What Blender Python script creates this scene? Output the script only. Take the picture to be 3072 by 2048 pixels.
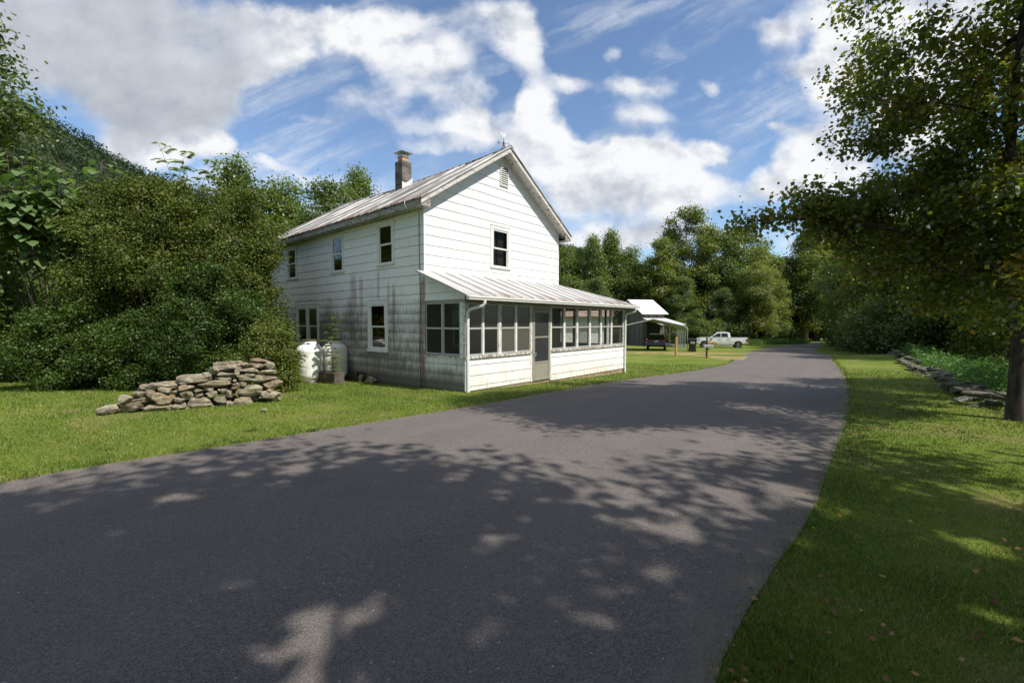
import bpy, bmesh, math, random
import numpy as np
from mathutils import Vector, Matrix

for o in list(bpy.data.objects):
    bpy.data.objects.remove(o, do_unlink=True)
SC = bpy.context.scene
COL = SC.collection
R = math.radians
random.seed(7)

# ---------------------------------------------------------------- camera
EYE = 1.65
cam_d = bpy.data.cameras.new("camera")
cam = bpy.data.objects.new("camera", cam_d)
COL.objects.link(cam)
cam.location = (0, 0, EYE)
cam.rotation_euler = (R(90 - 2.39), 0, 0)
cam_d.sensor_width = 36.0
cam_d.lens = 1365.0 / 3072.0 * 36.0
cam_d.clip_start = 0.05
cam_d.clip_end = 6000
SC.camera = cam

# ---------------------------------------------------------------- view / sun
SC.view_settings.view_transform = 'Standard'
SC.view_settings.look = 'None'
SC.view_settings.gamma = 1
SC.view_settings.exposure = 0.25
SC.cycles.max_bounces = 6
SC.cycles.diffuse_bounces = 3
SC.cycles.glossy_bounces = 2
SC.cycles.transmission_bounces = 4
SC.cycles.transparent_max_bounces = 12
SC.cycles.caustics_reflective = False
SC.cycles.caustics_refractive = False
SC.cycles.use_denoising = True

SUN = Vector((0.828, -0.569, 1.27)).normalized()
sun_d = bpy.data.lights.new("sun", 'SUN')
sun_d.energy = 5.0
sun_d.angle = R(0.55)
sun_d.color = (1.0, 0.95, 0.86)
sun = bpy.data.objects.new("sun", sun_d)
COL.objects.link(sun)
sun.rotation_euler = SUN.to_track_quat('Z', 'Y').to_euler()
sun.location = (20, -14, 30)


# ---------------------------------------------------------------- node helper
class NG:
    def __init__(self, nt):
        self.nt = nt

    def n(self, t, **kw):
        nd = self.nt.nodes.new(t)
        for k, v in kw.items():
            setattr(nd, k, v)
        return nd

    def put(self, sock, v):
        if v is None:
            return
        if hasattr(v, 'is_linked') or hasattr(v, 'links'):
            self.nt.links.new(v, sock)
        elif isinstance(v, (tuple, list)):
            if len(v) == 3 and sock.type == 'RGBA':
                v = (*v, 1)
            sock.default_value = v
        else:
            if sock.type in ('VECTOR',):
                v = (v, v, v)
            sock.default_value = v

    def m(self, op, a, b=None, c=None, clamp=False):
        nd = self.n('ShaderNodeMath', operation=op, use_clamp=clamp)
        self.put(nd.inputs[0], a)
        self.put(nd.inputs[1], b)
        if c is not None:
            self.put(nd.inputs[2], c)
        return nd.outputs[0]

    def v(self, op, a, b=None, s=None):
        nd = self.n('ShaderNodeVectorMath', operation=op)
        self.put(nd.inputs[0], a)
        if b is not None:
            self.put(nd.inputs[1], b)
        if s is not None:
            self.put(nd.inputs['Scale'], s)
        return nd.outputs['Value'] if op in ('LENGTH', 'DOT_PRODUCT', 'DISTANCE') else nd.outputs[0]

    def xyz(self, v):
        nd = self.n('ShaderNodeSeparateXYZ')
        self.put(nd.inputs[0], v)
        return nd.outputs

    def cxyz(self, x, y, z):
        nd = self.n('ShaderNodeCombineXYZ')
        for i, q in enumerate((x, y, z)):
            self.put(nd.inputs[i], q)
        return nd.outputs[0]

    def noise(self, vec, scale=5, detail=4, rough=.5, dist=0, color=False):
        nd = self.n('ShaderNodeTexNoise')
        self.put(nd.inputs['Vector'], vec)
        nd.inputs['Scale'].default_value = scale
        nd.inputs['Detail'].default_value = detail
        nd.inputs['Roughness'].default_value = rough
        nd.inputs['Distortion'].default_value = dist
        return nd.outputs['Color' if color else 'Fac']

    def voro(self, vec, scale=5, feature='F1', out='Distance'):
        nd = self.n('ShaderNodeTexVoronoi', feature=feature)
        self.put(nd.inputs['Vector'], vec)
        nd.inputs['Scale'].default_value = scale
        return nd.outputs[out]

    def ss(self, x, a, b, lo=0.0, hi=1.0):
        nd = self.n('ShaderNodeMapRange', interpolation_type='SMOOTHSTEP')
        self.put(nd.inputs[0], x)
        for i, q in enumerate((a, b, lo, hi)):
            self.put(nd.inputs[i + 1], q)
        return nd.outputs[0]

    def mix(self, f, a, b, blend='MIX'):
        nd = self.n('ShaderNodeMix', data_type='RGBA', blend_type=blend)
        self.put(nd.inputs[0], f)
        self.put(nd.inputs[6], a)
        self.put(nd.inputs[7], b)
        return nd.outputs[2]

    def ramp(self, f, stops):
        nd = self.n('ShaderNodeValToRGB')
        cr = nd.color_ramp
        while len(cr.elements) < len(stops):
            cr.elements.new(0.5)
        for e, (p, c) in zip(cr.elements, stops):
            e.position = p
            e.color = (*c, 1)
        self.put(nd.inputs[0], f)
        return nd.outputs[0]

    def obj(self):
        return self.n('ShaderNodeTexCoord').outputs['Object']

    def pos(self):
        return self.n('ShaderNodeNewGeometry').outputs['Position']

    def attr(self, name):
        return self.n('ShaderNodeAttribute', attribute_name=name).outputs['Fac']

    def bump(self, h, strength=.3, dist=.01):
        nd = self.n('ShaderNodeBump')
        self.put(nd.inputs['Height'], h)
        nd.inputs['Strength'].default_value = strength
        nd.inputs['Distance'].default_value = dist
        return nd.outputs[0]

    def bsdf(self, color, rough=.6, metal=0.0, spec=.5, normal=None, coat=0):
        nd = self.n('ShaderNodeBsdfPrincipled')
        self.put(nd.inputs['Base Color'], color)
        self.put(nd.inputs['Roughness'], rough)
        self.put(nd.inputs['Metallic'], metal)
        nd.inputs['Specular IOR Level'].default_value = spec
        nd.inputs['Coat Weight'].default_value = coat
        if normal is not None:
            self.put(nd.inputs['Normal'], normal)
        return nd.outputs[0]

    def out(self, s):
        o = self.n('ShaderNodeOutputMaterial')
        self.nt.links.new(s, o.inputs[0])


def material(name, fn):
    m = bpy.data.materials.new(name)
    m.use_nodes = True
    m.node_tree.nodes.clear()
    g = NG(m.node_tree)
    g.out(fn(g))
    return m


def plain(name, col, rough=.6, metal=0.0, var=.12, scale=6, spec=.5, coat=0, bump=0):
    def f(g):
        p = g.obj()
        n = g.noise(p, scale, 5, .6)
        k = g.ss(n, .25, .75, 1 - var, 1 + var)
        c = g.v('SCALE', col, s=k)
        nm = g.bump(n, bump, .01) if bump else None
        return g.bsdf(c, rough, metal, spec, nm, coat)
    return material(name, f)


# ---------------------------------------------------------------- world: sky and clouds
def tdir(px, py):          # viewing ray -> tangent coordinates of a sky direction
    d = Vector(((px * 1.3061 - 1536) / 1365, 1, -(py * 1.3061 - 1024) / 1365))
    t = R(2.39)
    Y = d.y * math.cos(t) + d.z * math.sin(t)
    Z = d.z * math.cos(t) - d.y * math.sin(t)
    return d.x / Y, Z / Y


CLOUDS = [  # centre x, y, radius x, y, weight, greyness
    (300, 110, 330, 210, 1.5, 1.0), (150, 30, 260, 160, 1.2, .9), (470, 270, 150, 110, 1.15, .8), (380, 200, 250, 130, 1.2, 1.0),
    (300, 330, 120, 60, 1.3, .05), (430, 345, 90, 65, 1.5, -.3), (520, 350, 60, 45, 1.2, -.3), (620, 388, 85, 32, 1.1, -.1),
    (560, 60, 180, 120, .85, .3), (700, 60, 210, 80, .98, .1), (880, 80, 200, 80, 1.12, -.1), (1000, 160, 130, 85, 1.12, -.1), (1085, 245, 100, 62, 1.1, -.1), (960, 20, 180, 60, .72, .1),
    (640, 150, 110, 50, .95, 0), (720, 275, 100, 36, .85, 0), (840, 220, 180, 60, .80, .1), (980, 290, 200, 48, .85, .1), (1120, 300, 120, 58, .85, 0), (1000, 345, 170, 30, .75, .1),
    (1130, 50, 130, 90, .85, 0), (1185, 110, 90, 80, .8, 0), (1255, 180, 90, 60, .85, 0), (1210, 60, 70, 110, .6, 0), (1310, 195, 60, 40, .6, 0), (1330, 135, 50, 30, .55, 0),
    (1225, 240, 45, 55, 1.3, -.2), (1250, 320, 95, 90, 1.4, -.2), (1320, 390, 150, 110, 1.5, -.1), (1440, 380, 150, 85, 1.5, -.1), (1560, 370, 130, 75, 1.4, -.2), (1660, 335, 75, 45, 1.1, -.2), (1420, 480, 240, 90, 1.2, .25), (1560, 440, 140, 60, 1.0, .2),
    (1470, 190, 170, 46, .95, 0), (1640, 195, 48, 34, 1.0, 0), (1410, 130, 42, 30, .82, 0), (1480, 265, 150, 46, .9, 0), (1720, 270, 60, 30, .8, 0), (1790, 300, 40, 25, .85, 0), (1570, 110, 170, 34, .62, 0), (1750, 160, 220, 40, .70, 0), (1620, 60, 200, 40, .58, 0),
    (1770, 90, 60, 60, .9, 0), (1910, 190, 110, 90, 1.35, .1), (1880, 335, 110, 80, 1.4, -.1), (1740, 430, 130, 60, 1.2, -.1), (1900, 420, 150, 80, 1.3, .1), (1890, 50, 120, 90, .95, .1), (2080, 120, 220, 190, 1.4, 0), (2250, 60, 250, 200, 1.2, .1), (2100, 330, 200, 140, 1.2, .1),
    (1400, 560, 300, 45, 1.1, .1), (1750, 540, 260, 50, .7, .1), (800, 440, 80, 60, 1.0, 0), (700, 420, 70, 35, .8, 0), (-150, 200, 300, 300, 1.2, 1.0),
]


def build_world():
    w = bpy.data.worlds.new("World")
    SC.world = w
    w.use_nodes = True
    nt = w.node_tree
    nt.nodes.clear()
    g = NG(nt)
    sky = g.n('ShaderNodeTexSky', sky_type='NISHITA')
    sky.sun_disc = False
    sky.sun_elevation = math.asin(SUN.z)
    sky.sun_rotation = math.atan2(SUN.x, SUN.y)
    sky.air_density = 1.0
    sky.dust_density = 0.15
    sky.ozone_density = 3.2
    d = g.n('ShaderNodeTexCoord').outputs['Generated']
    x, y, z = g.xyz(d)
    yy = g.m('MAXIMUM', y, 0.18)
    p0 = g.cxyz(g.m('DIVIDE', x, yy), g.m('DIVIDE', z, yy), 0.0)
    w1 = g.noise(p0, 4.0, 5, .6, color=True)
    w1 = g.v('SUBTRACT', w1, (.5, .5, .5))
    p = g.v('ADD', p0, g.v('SCALE', w1, s=.16))
    tot = grey = None
    for cx, cy, rx, ry, wt, gr in CLOUDS:
        u, v = tdir(cx, cy)
        k = 1.3061 / 1365
        q = g.v('MULTIPLY', g.v('SUBTRACT', p, (u, v, 0)), (1 / (rx * k), 1 / (ry * k), 0))
        f = g.ss(g.v('LENGTH', q), 1.25, 0.0, 0.0, wt)
        tot = f if tot is None else g.m('ADD', tot, f)
        if gr:
            grey = g.m('MULTIPLY', f, gr) if grey is None else g.m('MULTIPLY_ADD', f, gr, grey)
    pf = g.v('ADD', g.v('MULTIPLY', p0, (1, 1.25, 1)), g.v('SCALE', w1, s=.05))
    f1 = g.noise(pf, 5.5, 9, .56)
    f2 = g.noise(g.v('ADD', pf, (.022, .035, 0)), 5.5, 6, .52)
    # broken cloud added out of view, overhead and behind, to neutralise and brighten fill
    tot = g.m('ADD', tot, g.m('MULTIPLY', g.ss(z, .60, .78), .62))
    tot = g.m('ADD', tot, g.m('MULTIPLY', g.ss(y, .25, -.1), .6))
    tot = g.m('MINIMUM', tot, 1.35)
    dens = g.m('ADD', tot, g.m('MULTIPLY', g.m('SUBTRACT', f1, .5), 1.75))
    a = g.ss(dens, .44, 1.28)
    # thin high streaks
    cu, cv, _ = g.xyz(p0)
    q = g.cxyz(g.m('MULTIPLY_ADD', cv, .9, g.m('MULTIPLY', cu, 1.1)), g.m('MULTIPLY_ADD', cu, -3.2, g.m('MULTIPLY', cv, 7.5)), 3.0)
    ws = g.noise(g.v('ADD', q, g.v('SCALE', w1, s=.5)), 1.5, 7, .62)
    wm = g.noise(p0, 1.7, 3, .5)
    wisp = g.m('MULTIPLY', g.ss(ws, .46, .74), g.ss(wm, .40, .62, .08, .62))
    a = g.m('MAXIMUM', a, wisp)
    up = g.ss(z, -.02, .02)
    a = g.m('MULTIPLY', a, up)
    relief = g.m('MULTIPLY', g.m('SUBTRACT', f1, f2), 1.9)
    thick = g.ss(dens, .9, 2.0, .0, .10)
    calm = g.ss(grey, .1, .9, 1.0, .35)
    lum = g.m('SUBTRACT', g.m('ADD', .90, g.m('MULTIPLY', relief, calm)), thick)
    lum = g.m('SUBTRACT', lum, g.m('MULTIPLY', g.m('MINIMUM', g.m('MAXIMUM', grey, -.3), 1.1), .26))
    big = g.noise(p0, 2.6, 5, .55)
    lum = g.m('ADD', lum, g.m('MULTIPLY', g.m('SUBTRACT', big, .5), .22))
    cc = g.ramp(lum, [(.0, (.20, .235, .29)), (.42, (.36, .40, .46)), (.7, (.62, .66, .73)), (.95, (.93, .94, .96))])
    b1 = g.n('ShaderNodeBackground')
    g.put(b1.inputs[0], sky.outputs[0])
    b1.inputs[1].default_value = 0.14
    b2 = g.n('ShaderNodeBackground')
    g.put(b2.inputs[0], cc)
    b2.inputs[1].default_value = 0.86
    mx = g.n('ShaderNodeMixShader')
    g.put(mx.inputs[0], a)
    nt.links.new(b1.outputs[0], mx.inputs[1])
    nt.links.new(b2.outputs[0], mx.inputs[2])
    o = g.n('ShaderNodeOutputWorld')
    nt.links.new(mx.outputs[0], o.inputs[0])
    w.cycles.sampling_method = 'MANUAL'
    w.cycles.sample_map_resolution = 512


build_world()


# ---------------------------------------------------------------- object helpers
class MB:
    """collects verts and faces, builds one mesh"""

    def __init__(self):
        self.v = []
        self.f = []
        self.mi = []
        self.k = 0

    def add(self, vs, fs):
        b = len(self.v)
        self.v += [tuple(q) for q in vs]
        self.f += [tuple(b + i for i in q) for q in fs]
        self.mi += [self.k] * len(fs)

    def quad(self, a, b, c, d):
        self.add([a, b, c, d], [(0, 1, 2, 3)])

    def box(self, x0, x1, y0, y1, z0, z1):
        v = [(x0, y0, z0), (x1, y0, z0), (x1, y1, z0), (x0, y1, z0), (x0, y0, z1), (x1, y0, z1), (x1, y1, z1), (x0, y1, z1)]
        self.add(v, [(3, 2, 1, 0), (4, 5, 6, 7), (0, 1, 5, 4), (1, 2, 6, 5), (2, 3, 7, 6), (3, 0, 4, 7)])

    def tube(self, pts, rad, sides=8, caps=True):
        pts = [Vector(q) for q in pts]
        if not hasattr(rad, '__len__'):
            rad = [rad] * len(pts)
        b = len(self.v)
        ref = None
        for i, q in enumerate(pts):
            t = (pts[min(i + 1, len(pts) - 1)] - pts[max(i - 1, 0)])
            t = t.normalized() if t.length > 1e-9 else Vector((0, 0, 1))
            if ref is None:
                ref = Vector((1, 0, 0)) if abs(t.x) < .8 else Vector((0, 1, 0))
            n = (ref - t * ref.dot(t))
            n = n.normalized() if n.length > 1e-6 else t.orthogonal().normalized()
            ref = n
            m = t.cross(n)
            for s in range(sides):
                a = 2 * math.pi * s / sides
                self.v.append(tuple(q + (n * math.cos(a) + m * math.sin(a)) * rad[i]))
        for i in range(len(pts) - 1):
            for s in range(sides):
                s2 = (s + 1) % sides
                self.f.append((b + i * sides + s, b + i * sides + s2, b + (i + 1) * sides + s2, b + (i + 1) * sides + s))
                self.mi.append(self.k)
        if caps:
            self.f.append(tuple(b + s for s in range(sides))[::-1])
            self.f.append(tuple(b + (len(pts) - 1) * sides + s for s in range(sides)))
            self.mi += [self.k, self.k]

    def lathe(self, prof, c=(0, 0, 0), sides=24, axis='z'):
        b = len(self.v)
        for r, h in prof:
            for s in range(sides):
                a = 2 * math.pi * s / sides
                if axis == 'z':
                    self.v.append((c[0] + r * math.cos(a), c[1] + r * math.sin(a), c[2] + h))
                else:
                    self.v.append((c[0] + r * math.cos(a), c[1] + h, c[2] + r * math.sin(a)))
        for i in range(len(prof) - 1):
            for s in range(sides):
                s2 = (s + 1) % sides
                q = (b + i * sides + s, b + i * sides + s2, b + (i + 1) * sides + s2, b + (i + 1) * sides + s)
                self.f.append(q if axis == 'z' else q[::-1])
                self.mi.append(self.k)

    def prism(self, poly, fn, a, b):
        """poly: 2-D points, fn(p, t) -> 3-D point; closed solid between t = a and t = b"""
        n = len(poly)
        v = [fn(q, a) for q in poly] + [fn(q, b) for q in poly]
        f = [tuple(range(n))[::-1], tuple(range(n, 2 * n))] + [(i, (i + 1) % n, n + (i + 1) % n, n + i) for i in range(n)]
        self.add(v, f)

    def mesh(self, name, mats, smooth=False):
        me = bpy.data.meshes.new(name)
        me.from_pydata(self.v, [], self.f)
        for m in (mats if isinstance(mats, (list, tuple)) else [mats]):
            me.materials.append(m)
        if self.k:
            me.polygons.foreach_set('material_index', self.mi)
        if smooth:
            me.polygons.foreach_set('use_smooth', [True] * len(me.polygons))
        me.update()
        return me

    def build(self, name, mats, parent=None, smooth=False, bevel=0, loc=None, recalc=True):
        me = self.mesh(name, mats, smooth)
        if recalc:
            bm = bmesh.new()
            bm.from_mesh(me)
            bmesh.ops.recalc_face_normals(bm, faces=bm.faces)
            bm.to_mesh(me)
            bm.free()
        o = bpy.data.objects.new(name, me)
        COL.objects.link(o)
        if parent is not None:
            o.parent = parent
        if loc is not None:
            o.location = loc
        if bevel:
            md = o.modifiers.new('bevel', 'BEVEL')
            md.width = bevel
            md.segments = 2
            md.limit_method = 'ANGLE'
        return o


def link(name, me, parent=None, loc=None, rz=0, sc=1):
    o = bpy.data.objects.new(name, me)
    COL.objects.link(o)
    if parent is not None:
        o.parent = parent
    if loc is not None:
        o.location = loc
    o.rotation_euler = (0, 0, rz)
    o.scale = (sc, sc, sc) if not hasattr(sc, '__len__') else sc
    return o


def tag(o, label=None, cat=None, group=None, kind=None):
    if label:
        o['label'] = label
    if cat:
        o['category'] = cat
    if group:
        o['group'] = group
    if kind:
        o['kind'] = kind
    return o


def thing(name, label, cat, loc=(0, 0, 0), rz=0, group=None):
    o = bpy.data.objects.new(name, None)
    COL.objects.link(o)
    o.location = loc
    o.rotation_euler = (0, 0, rz)
    o.empty_display_size = .2
    return tag(o, label, cat, group)


def dup(root, loc, rz, sc=1, label=None, group=None):
    c = root.copy()
    COL.objects.link(c)
    c.location = loc
    c.rotation_euler = (0, 0, rz)
    c.scale = (sc, sc, sc) if not hasattr(sc, '__len__') else sc
    if label:
        c['label'] = label
    if group:
        c['group'] = group
    for ch in root.children:
        d = ch.copy()
        COL.objects.link(d)
        d.parent = c
        for ch2 in ch.children:
            e = ch2.copy()
            COL.objects.link(e)
            e.parent = d
    return c


def np_mesh(name, co, faces_n, tint=None, mats=None):
    """co (n*k,3) with k verts per face"""
    k = faces_n
    me = bpy.data.meshes.new(name)
    nv = len(co)
    nf = nv // k
    me.vertices.add(nv)
    me.vertices.foreach_set('co', np.ascontiguousarray(co, dtype=np.float32).ravel())
    me.loops.add(nv)
    me.loops.foreach_set('vertex_index', np.arange(nv, dtype=np.int32))
    me.polygons.add(nf)
    me.polygons.foreach_set('loop_start', np.arange(nf, dtype=np.int32) * k)
    if tint is not None:
        a = me.attributes.new('tint', 'FLOAT', 'POINT')
        a.data.foreach_set('value', np.repeat(np.asarray(tint, dtype=np.float32), k))
    for m in (mats or []):
        me.materials.append(m)
    me.update(calc_edges=True)
    return me


# ---------------------------------------------------------------- terrain height
def sp(t):
    return np.log1p(np.exp(np.clip(t, -50, 50))) + np.maximum(t - 50, 0)


def gz(x, y):
    x = np.asarray(x, float)
    y = np.asarray(y, float)
    z = -.042 * (sp(y - 9.5) - sp(y - 16.5)) - .022 * (sp(y - 16.5) - sp(y - 110))
    z = z + .34 * np.exp(-((x - 22.5) / 4.0) ** 2 - ((y - 25) / 5.0) ** 2)
    z = z + .10 * np.exp(-((x - 13.2) / 2.2) ** 2 - ((y - 13.2) / 3.0) ** 2)
    z = z - .20 * np.exp(-((x - 25) / 7.0) ** 2 - ((y - 52.5) / 4.5) ** 2)
    # the ground beyond the right-hand wall lies lower
    d = (x - 8.75) * .806 - (y - 8.1) * .592
    z = z - .55 * (1 / (1 + np.exp(-(d - 1.3) * 3.0))) * (1 / (1 + np.exp(-(y - 4))))
    return z


ROAD_L = [(-7.5, -2.5), (-6.6, 1.6), (-5.97, 3.4), (-5.26, 4.61), (-4.71, 5.25), (-3.9, 5.96), (-2.81, 7.01), (-.67, 9.16), (1.3, 11.7), (3.88, 15.0), (6.84, 18.0), (10.27, 22.04), (13.33, 27.0), (17.6, 34.0), (21.99, 40.71), (27.4, 48.2), (32.99, 55.38), (39.26, 61.96), (46.51, 69.0), (56, 75), (70, 81)]
ROAD_R = [(-.3, -3.5), (.1, .2), (.55, 1.4), (.93, 2.02), (1.24, 2.4), (1.78, 3.02), (2.51, 3.77), (4.08, 5.69), (5.03, 6.84), (6.25, 8.41), (7.53, 10.08), (9.6, 12.91), (13.48, 18.52), (16.9, 23.8), (20.36, 29.25), (25.41, 37.85), (33.05, 49.07), (39.5, 57.5), (47.09, 65.0), (57, 70.5), (71, 76)]


def resample(pts, step):
    out = []
    P = [Vector((*q, 0)) for q in pts]
    for i in range(len(P) - 1):
        a, b, c, d = P[max(i - 1, 0)], P[i], P[i + 1], P[min(i + 2, len(P) - 1)]
        n = max(2, int((c - b).length / step))
        for k in range(n):
            t = k / n
            q = .5 * ((2 * b) + (c - a) * t + (2 * a - 5 * b + 4 * c - d) * t * t + (3 * b - a - 3 * c + d) * t ** 3)
            out.append((q.x, q.y))
    out.append(pts[-1])
    return out


RL, RR = resample(ROAD_L, .5), resample(ROAD_R, .5)
ROAD_POLY = np.array(RL + RR[::-1])


def in_poly(x, y, poly):
    inside = np.zeros(len(x), bool)
    n = len(poly)
    j = n - 1
    for i in range(n):
        xi, yi = poly[i]
        xj, yj = poly[j]
        if yi != yj:
            c = ((yi > y) != (yj > y)) & (x < (xj - xi) * (y - yi) / (yj - yi) + xi)
            inside ^= c
        j = i
    return inside


# house frame: local x runs along the gable, local y back along the left wall
HA = R(40.2)
HO = Vector((-2.3536, 12.23, 0))
HRZ = R(90) - HA


def house_world(v, u, w=0):
    return Vector((HO.x + v * math.sin(HA) - u * math.cos(HA), HO.y + v * math.cos(HA) + u * math.sin(HA), w))


# ================================================================ materials
def m_siding(stain):
    def f(g):
        p = g.obj()
        x, y, z = g.xyz(p)
        along = g.m('ADD', x, y)          # each wall lies on x = const or y = const
        row = g.m('DIVIDE', g.m('SUBTRACT', z, 0.05), .263)
        ri = g.m('FLOOR', row)
        fr = g.m('FRACT', row)
        ax = g.m('ADD', g.m('DIVIDE', along, .61), g.m('MULTIPLY', ri, .5))
        ci = g.m('FLOOR', ax)
        fx = g.m('FRACT', ax)
        rnd = g.n('ShaderNodeTexWhiteNoise', noise_dimensions='2D')
        g.put(rnd.inputs['Vector'], g.cxyz(ci, ri, 0))
        k = g.m('MULTIPLY_ADD', rnd.outputs['Value'], .07, .93)
        wob = g.m('MULTIPLY', g.noise(g.cxyz(along, ri, 0), 14, 2), .03)
        vj = g.m('MULTIPLY', g.m('LESS_THAN', fx, .012), .30 if stain else .10)
        hj = g.m('MULTIPLY', g.ss(fr, g.m('ADD', .035, wob), .012), .5)
        dirt = g.noise(g.v('MULTIPLY', p, (9, 9, 2.6)), 1, 5, .6)
        d2 = g.noise(p, .9, 4, .55)
        c = g.v('SCALE', (.80, .80, .78), s=k)
        lo = g.ss(z, .62, -.12)
        c = g.mix(g.m('MULTIPLY', g.m('MULTIPLY', lo, g.ss(dirt, .35, .75)), .85 if not stain else .3), c, (.52, .42, .27))
        c = g.mix(g.m('MULTIPLY', g.ss(g.m('MULTIPLY', dirt, d2), .27, .45), .22), c, (.36, .36, .34))
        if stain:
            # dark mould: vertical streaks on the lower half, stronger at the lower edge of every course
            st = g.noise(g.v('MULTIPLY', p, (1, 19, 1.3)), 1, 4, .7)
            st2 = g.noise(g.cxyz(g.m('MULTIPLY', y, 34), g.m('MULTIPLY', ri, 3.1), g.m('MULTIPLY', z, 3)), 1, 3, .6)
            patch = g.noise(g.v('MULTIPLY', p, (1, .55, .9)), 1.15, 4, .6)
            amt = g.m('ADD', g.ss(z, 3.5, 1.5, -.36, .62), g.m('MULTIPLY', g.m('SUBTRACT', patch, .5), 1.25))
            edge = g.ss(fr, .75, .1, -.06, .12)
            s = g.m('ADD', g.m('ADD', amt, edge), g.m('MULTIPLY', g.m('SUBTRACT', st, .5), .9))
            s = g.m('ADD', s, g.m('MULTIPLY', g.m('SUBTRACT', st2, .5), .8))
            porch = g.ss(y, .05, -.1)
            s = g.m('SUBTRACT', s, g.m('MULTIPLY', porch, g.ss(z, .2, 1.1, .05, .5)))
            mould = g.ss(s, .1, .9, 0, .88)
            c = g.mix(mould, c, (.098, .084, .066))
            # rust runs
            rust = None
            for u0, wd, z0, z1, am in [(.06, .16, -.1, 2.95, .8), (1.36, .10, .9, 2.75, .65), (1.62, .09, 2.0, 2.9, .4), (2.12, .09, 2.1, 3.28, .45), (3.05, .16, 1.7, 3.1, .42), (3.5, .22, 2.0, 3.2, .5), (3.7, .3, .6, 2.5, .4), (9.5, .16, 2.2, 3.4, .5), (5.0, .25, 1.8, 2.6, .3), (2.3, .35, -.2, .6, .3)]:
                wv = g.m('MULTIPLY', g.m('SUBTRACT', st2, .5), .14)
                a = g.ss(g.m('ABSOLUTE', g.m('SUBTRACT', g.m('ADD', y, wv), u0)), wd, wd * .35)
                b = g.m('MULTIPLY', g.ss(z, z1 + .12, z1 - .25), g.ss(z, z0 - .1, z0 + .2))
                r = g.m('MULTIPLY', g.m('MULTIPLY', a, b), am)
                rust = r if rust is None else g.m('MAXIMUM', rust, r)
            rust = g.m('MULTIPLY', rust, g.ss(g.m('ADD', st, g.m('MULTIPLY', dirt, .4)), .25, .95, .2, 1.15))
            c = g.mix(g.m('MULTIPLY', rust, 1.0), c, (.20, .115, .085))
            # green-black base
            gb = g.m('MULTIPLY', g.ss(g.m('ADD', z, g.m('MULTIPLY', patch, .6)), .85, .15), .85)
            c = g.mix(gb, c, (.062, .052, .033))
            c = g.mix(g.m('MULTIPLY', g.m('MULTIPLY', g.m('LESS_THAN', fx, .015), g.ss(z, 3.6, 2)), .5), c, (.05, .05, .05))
        c = g.mix(vj, c, (.22, .22, .22))
        c = g.mix(g.m('MULTIPLY', hj, 1.5 if stain else 1.0), c, (.10, .095, .09))
        grain = g.noise(g.v('MULTIPLY', p, (70, 70, 6)), 1, 2)
        return g.bsdf(c, .55, 0, .35, g.bump(grain, .12, .004))
    return f


M = {}
M['siding'] = material('white_siding', m_siding(False))
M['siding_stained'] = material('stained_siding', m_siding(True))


def m_roof(g, rust_amt=.5, dark=.24):
    p = g.obj()
    x, y, z = g.xyz(p)
    s1 = g.noise(g.v('MULTIPLY', p, (.45, 9, .45)), 1, 4, .65)
    s2 = g.noise(g.v('MULTIPLY', p, (1.2, 26, 1.2)), 1, 3, .6)
    bl = g.noise(p, 1.4, 5, .6)
    t = g.m('ADD', g.m('MULTIPLY', s1, .65), g.m('MULTIPLY', s2, .35))
    c = g.ramp(t, [(.36, (.13, .125, .12)), (.46, (dark, dark * .97, dark * .95)), (.54, (.52, .51, .495)), (.64, (.70, .69, .67))])
    st = g.m('FRACT', g.m('ADD', g.m('DIVIDE', y, .44), g.m('MULTIPLY', s2, .16)))
    st = g.m('MULTIPLY', g.ss(g.m('ABSOLUTE', g.m('SUBTRACT', st, .5)), .20, .30), .80)
    c = g.mix(st, c, (.085, .08, .078))
    ed = g.ss(x, .12, -.36, 0, .42)
    ru = g.ss(g.m('ADD', g.m('ADD', g.m('MULTIPLY', bl, .7), g.m('MULTIPLY', s2, .45)), ed), .66, .88, 0, rust_amt)
    c = g.mix(ru, c, (.185, .115, .08))
    return g.bsdf(c, .78, 0, .12)


M['roof'] = material('weathered_metal_roof', lambda g: m_roof(g, .5))


def m_porch_roof(g):
    p = g.obj()
    x, y, z = g.xyz(p)
    pan = g.m('FLOOR', g.m('DIVIDE', x, .52))
    rn = g.n('ShaderNodeTexWhiteNoise', noise_dimensions='1D')
    g.put(rn.inputs['W'], pan)
    s1 = g.noise(g.v('MULTIPLY', p, (11, 1.2, 1)), 1, 5, .65)
    bl = g.noise(p, 1.6, 5, .62)
    k = g.m('ADD', g.m('MULTIPLY_ADD', rn.outputs['Value'], .16, .86), g.m('MULTIPLY', g.m('SUBTRACT', s1, .5), .5))
    c = g.v('SCALE', (.47, .465, .46), s=k)
    low = g.ss(y, -1.0, -1.95, -.12, .34)
    right = g.ss(x, 3.0, 8.5, 0, .12)
    pr = g.m('MULTIPLY', g.m('SUBTRACT', rn.outputs['Value'], .55), .35)
    r = g.m('ADD', g.m('ADD', g.m('ADD', bl, low), right), g.m('ADD', g.m('MULTIPLY', s1, .35), pr))
    c = g.mix(g.ss(r, .78, 1.2, 0, .7), c, (.25, .185, .14))
    return g.bsdf(c, .68, 0, .2)


M['porch_roof'] = material('silver_porch_roof', m_porch_roof)


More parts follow.
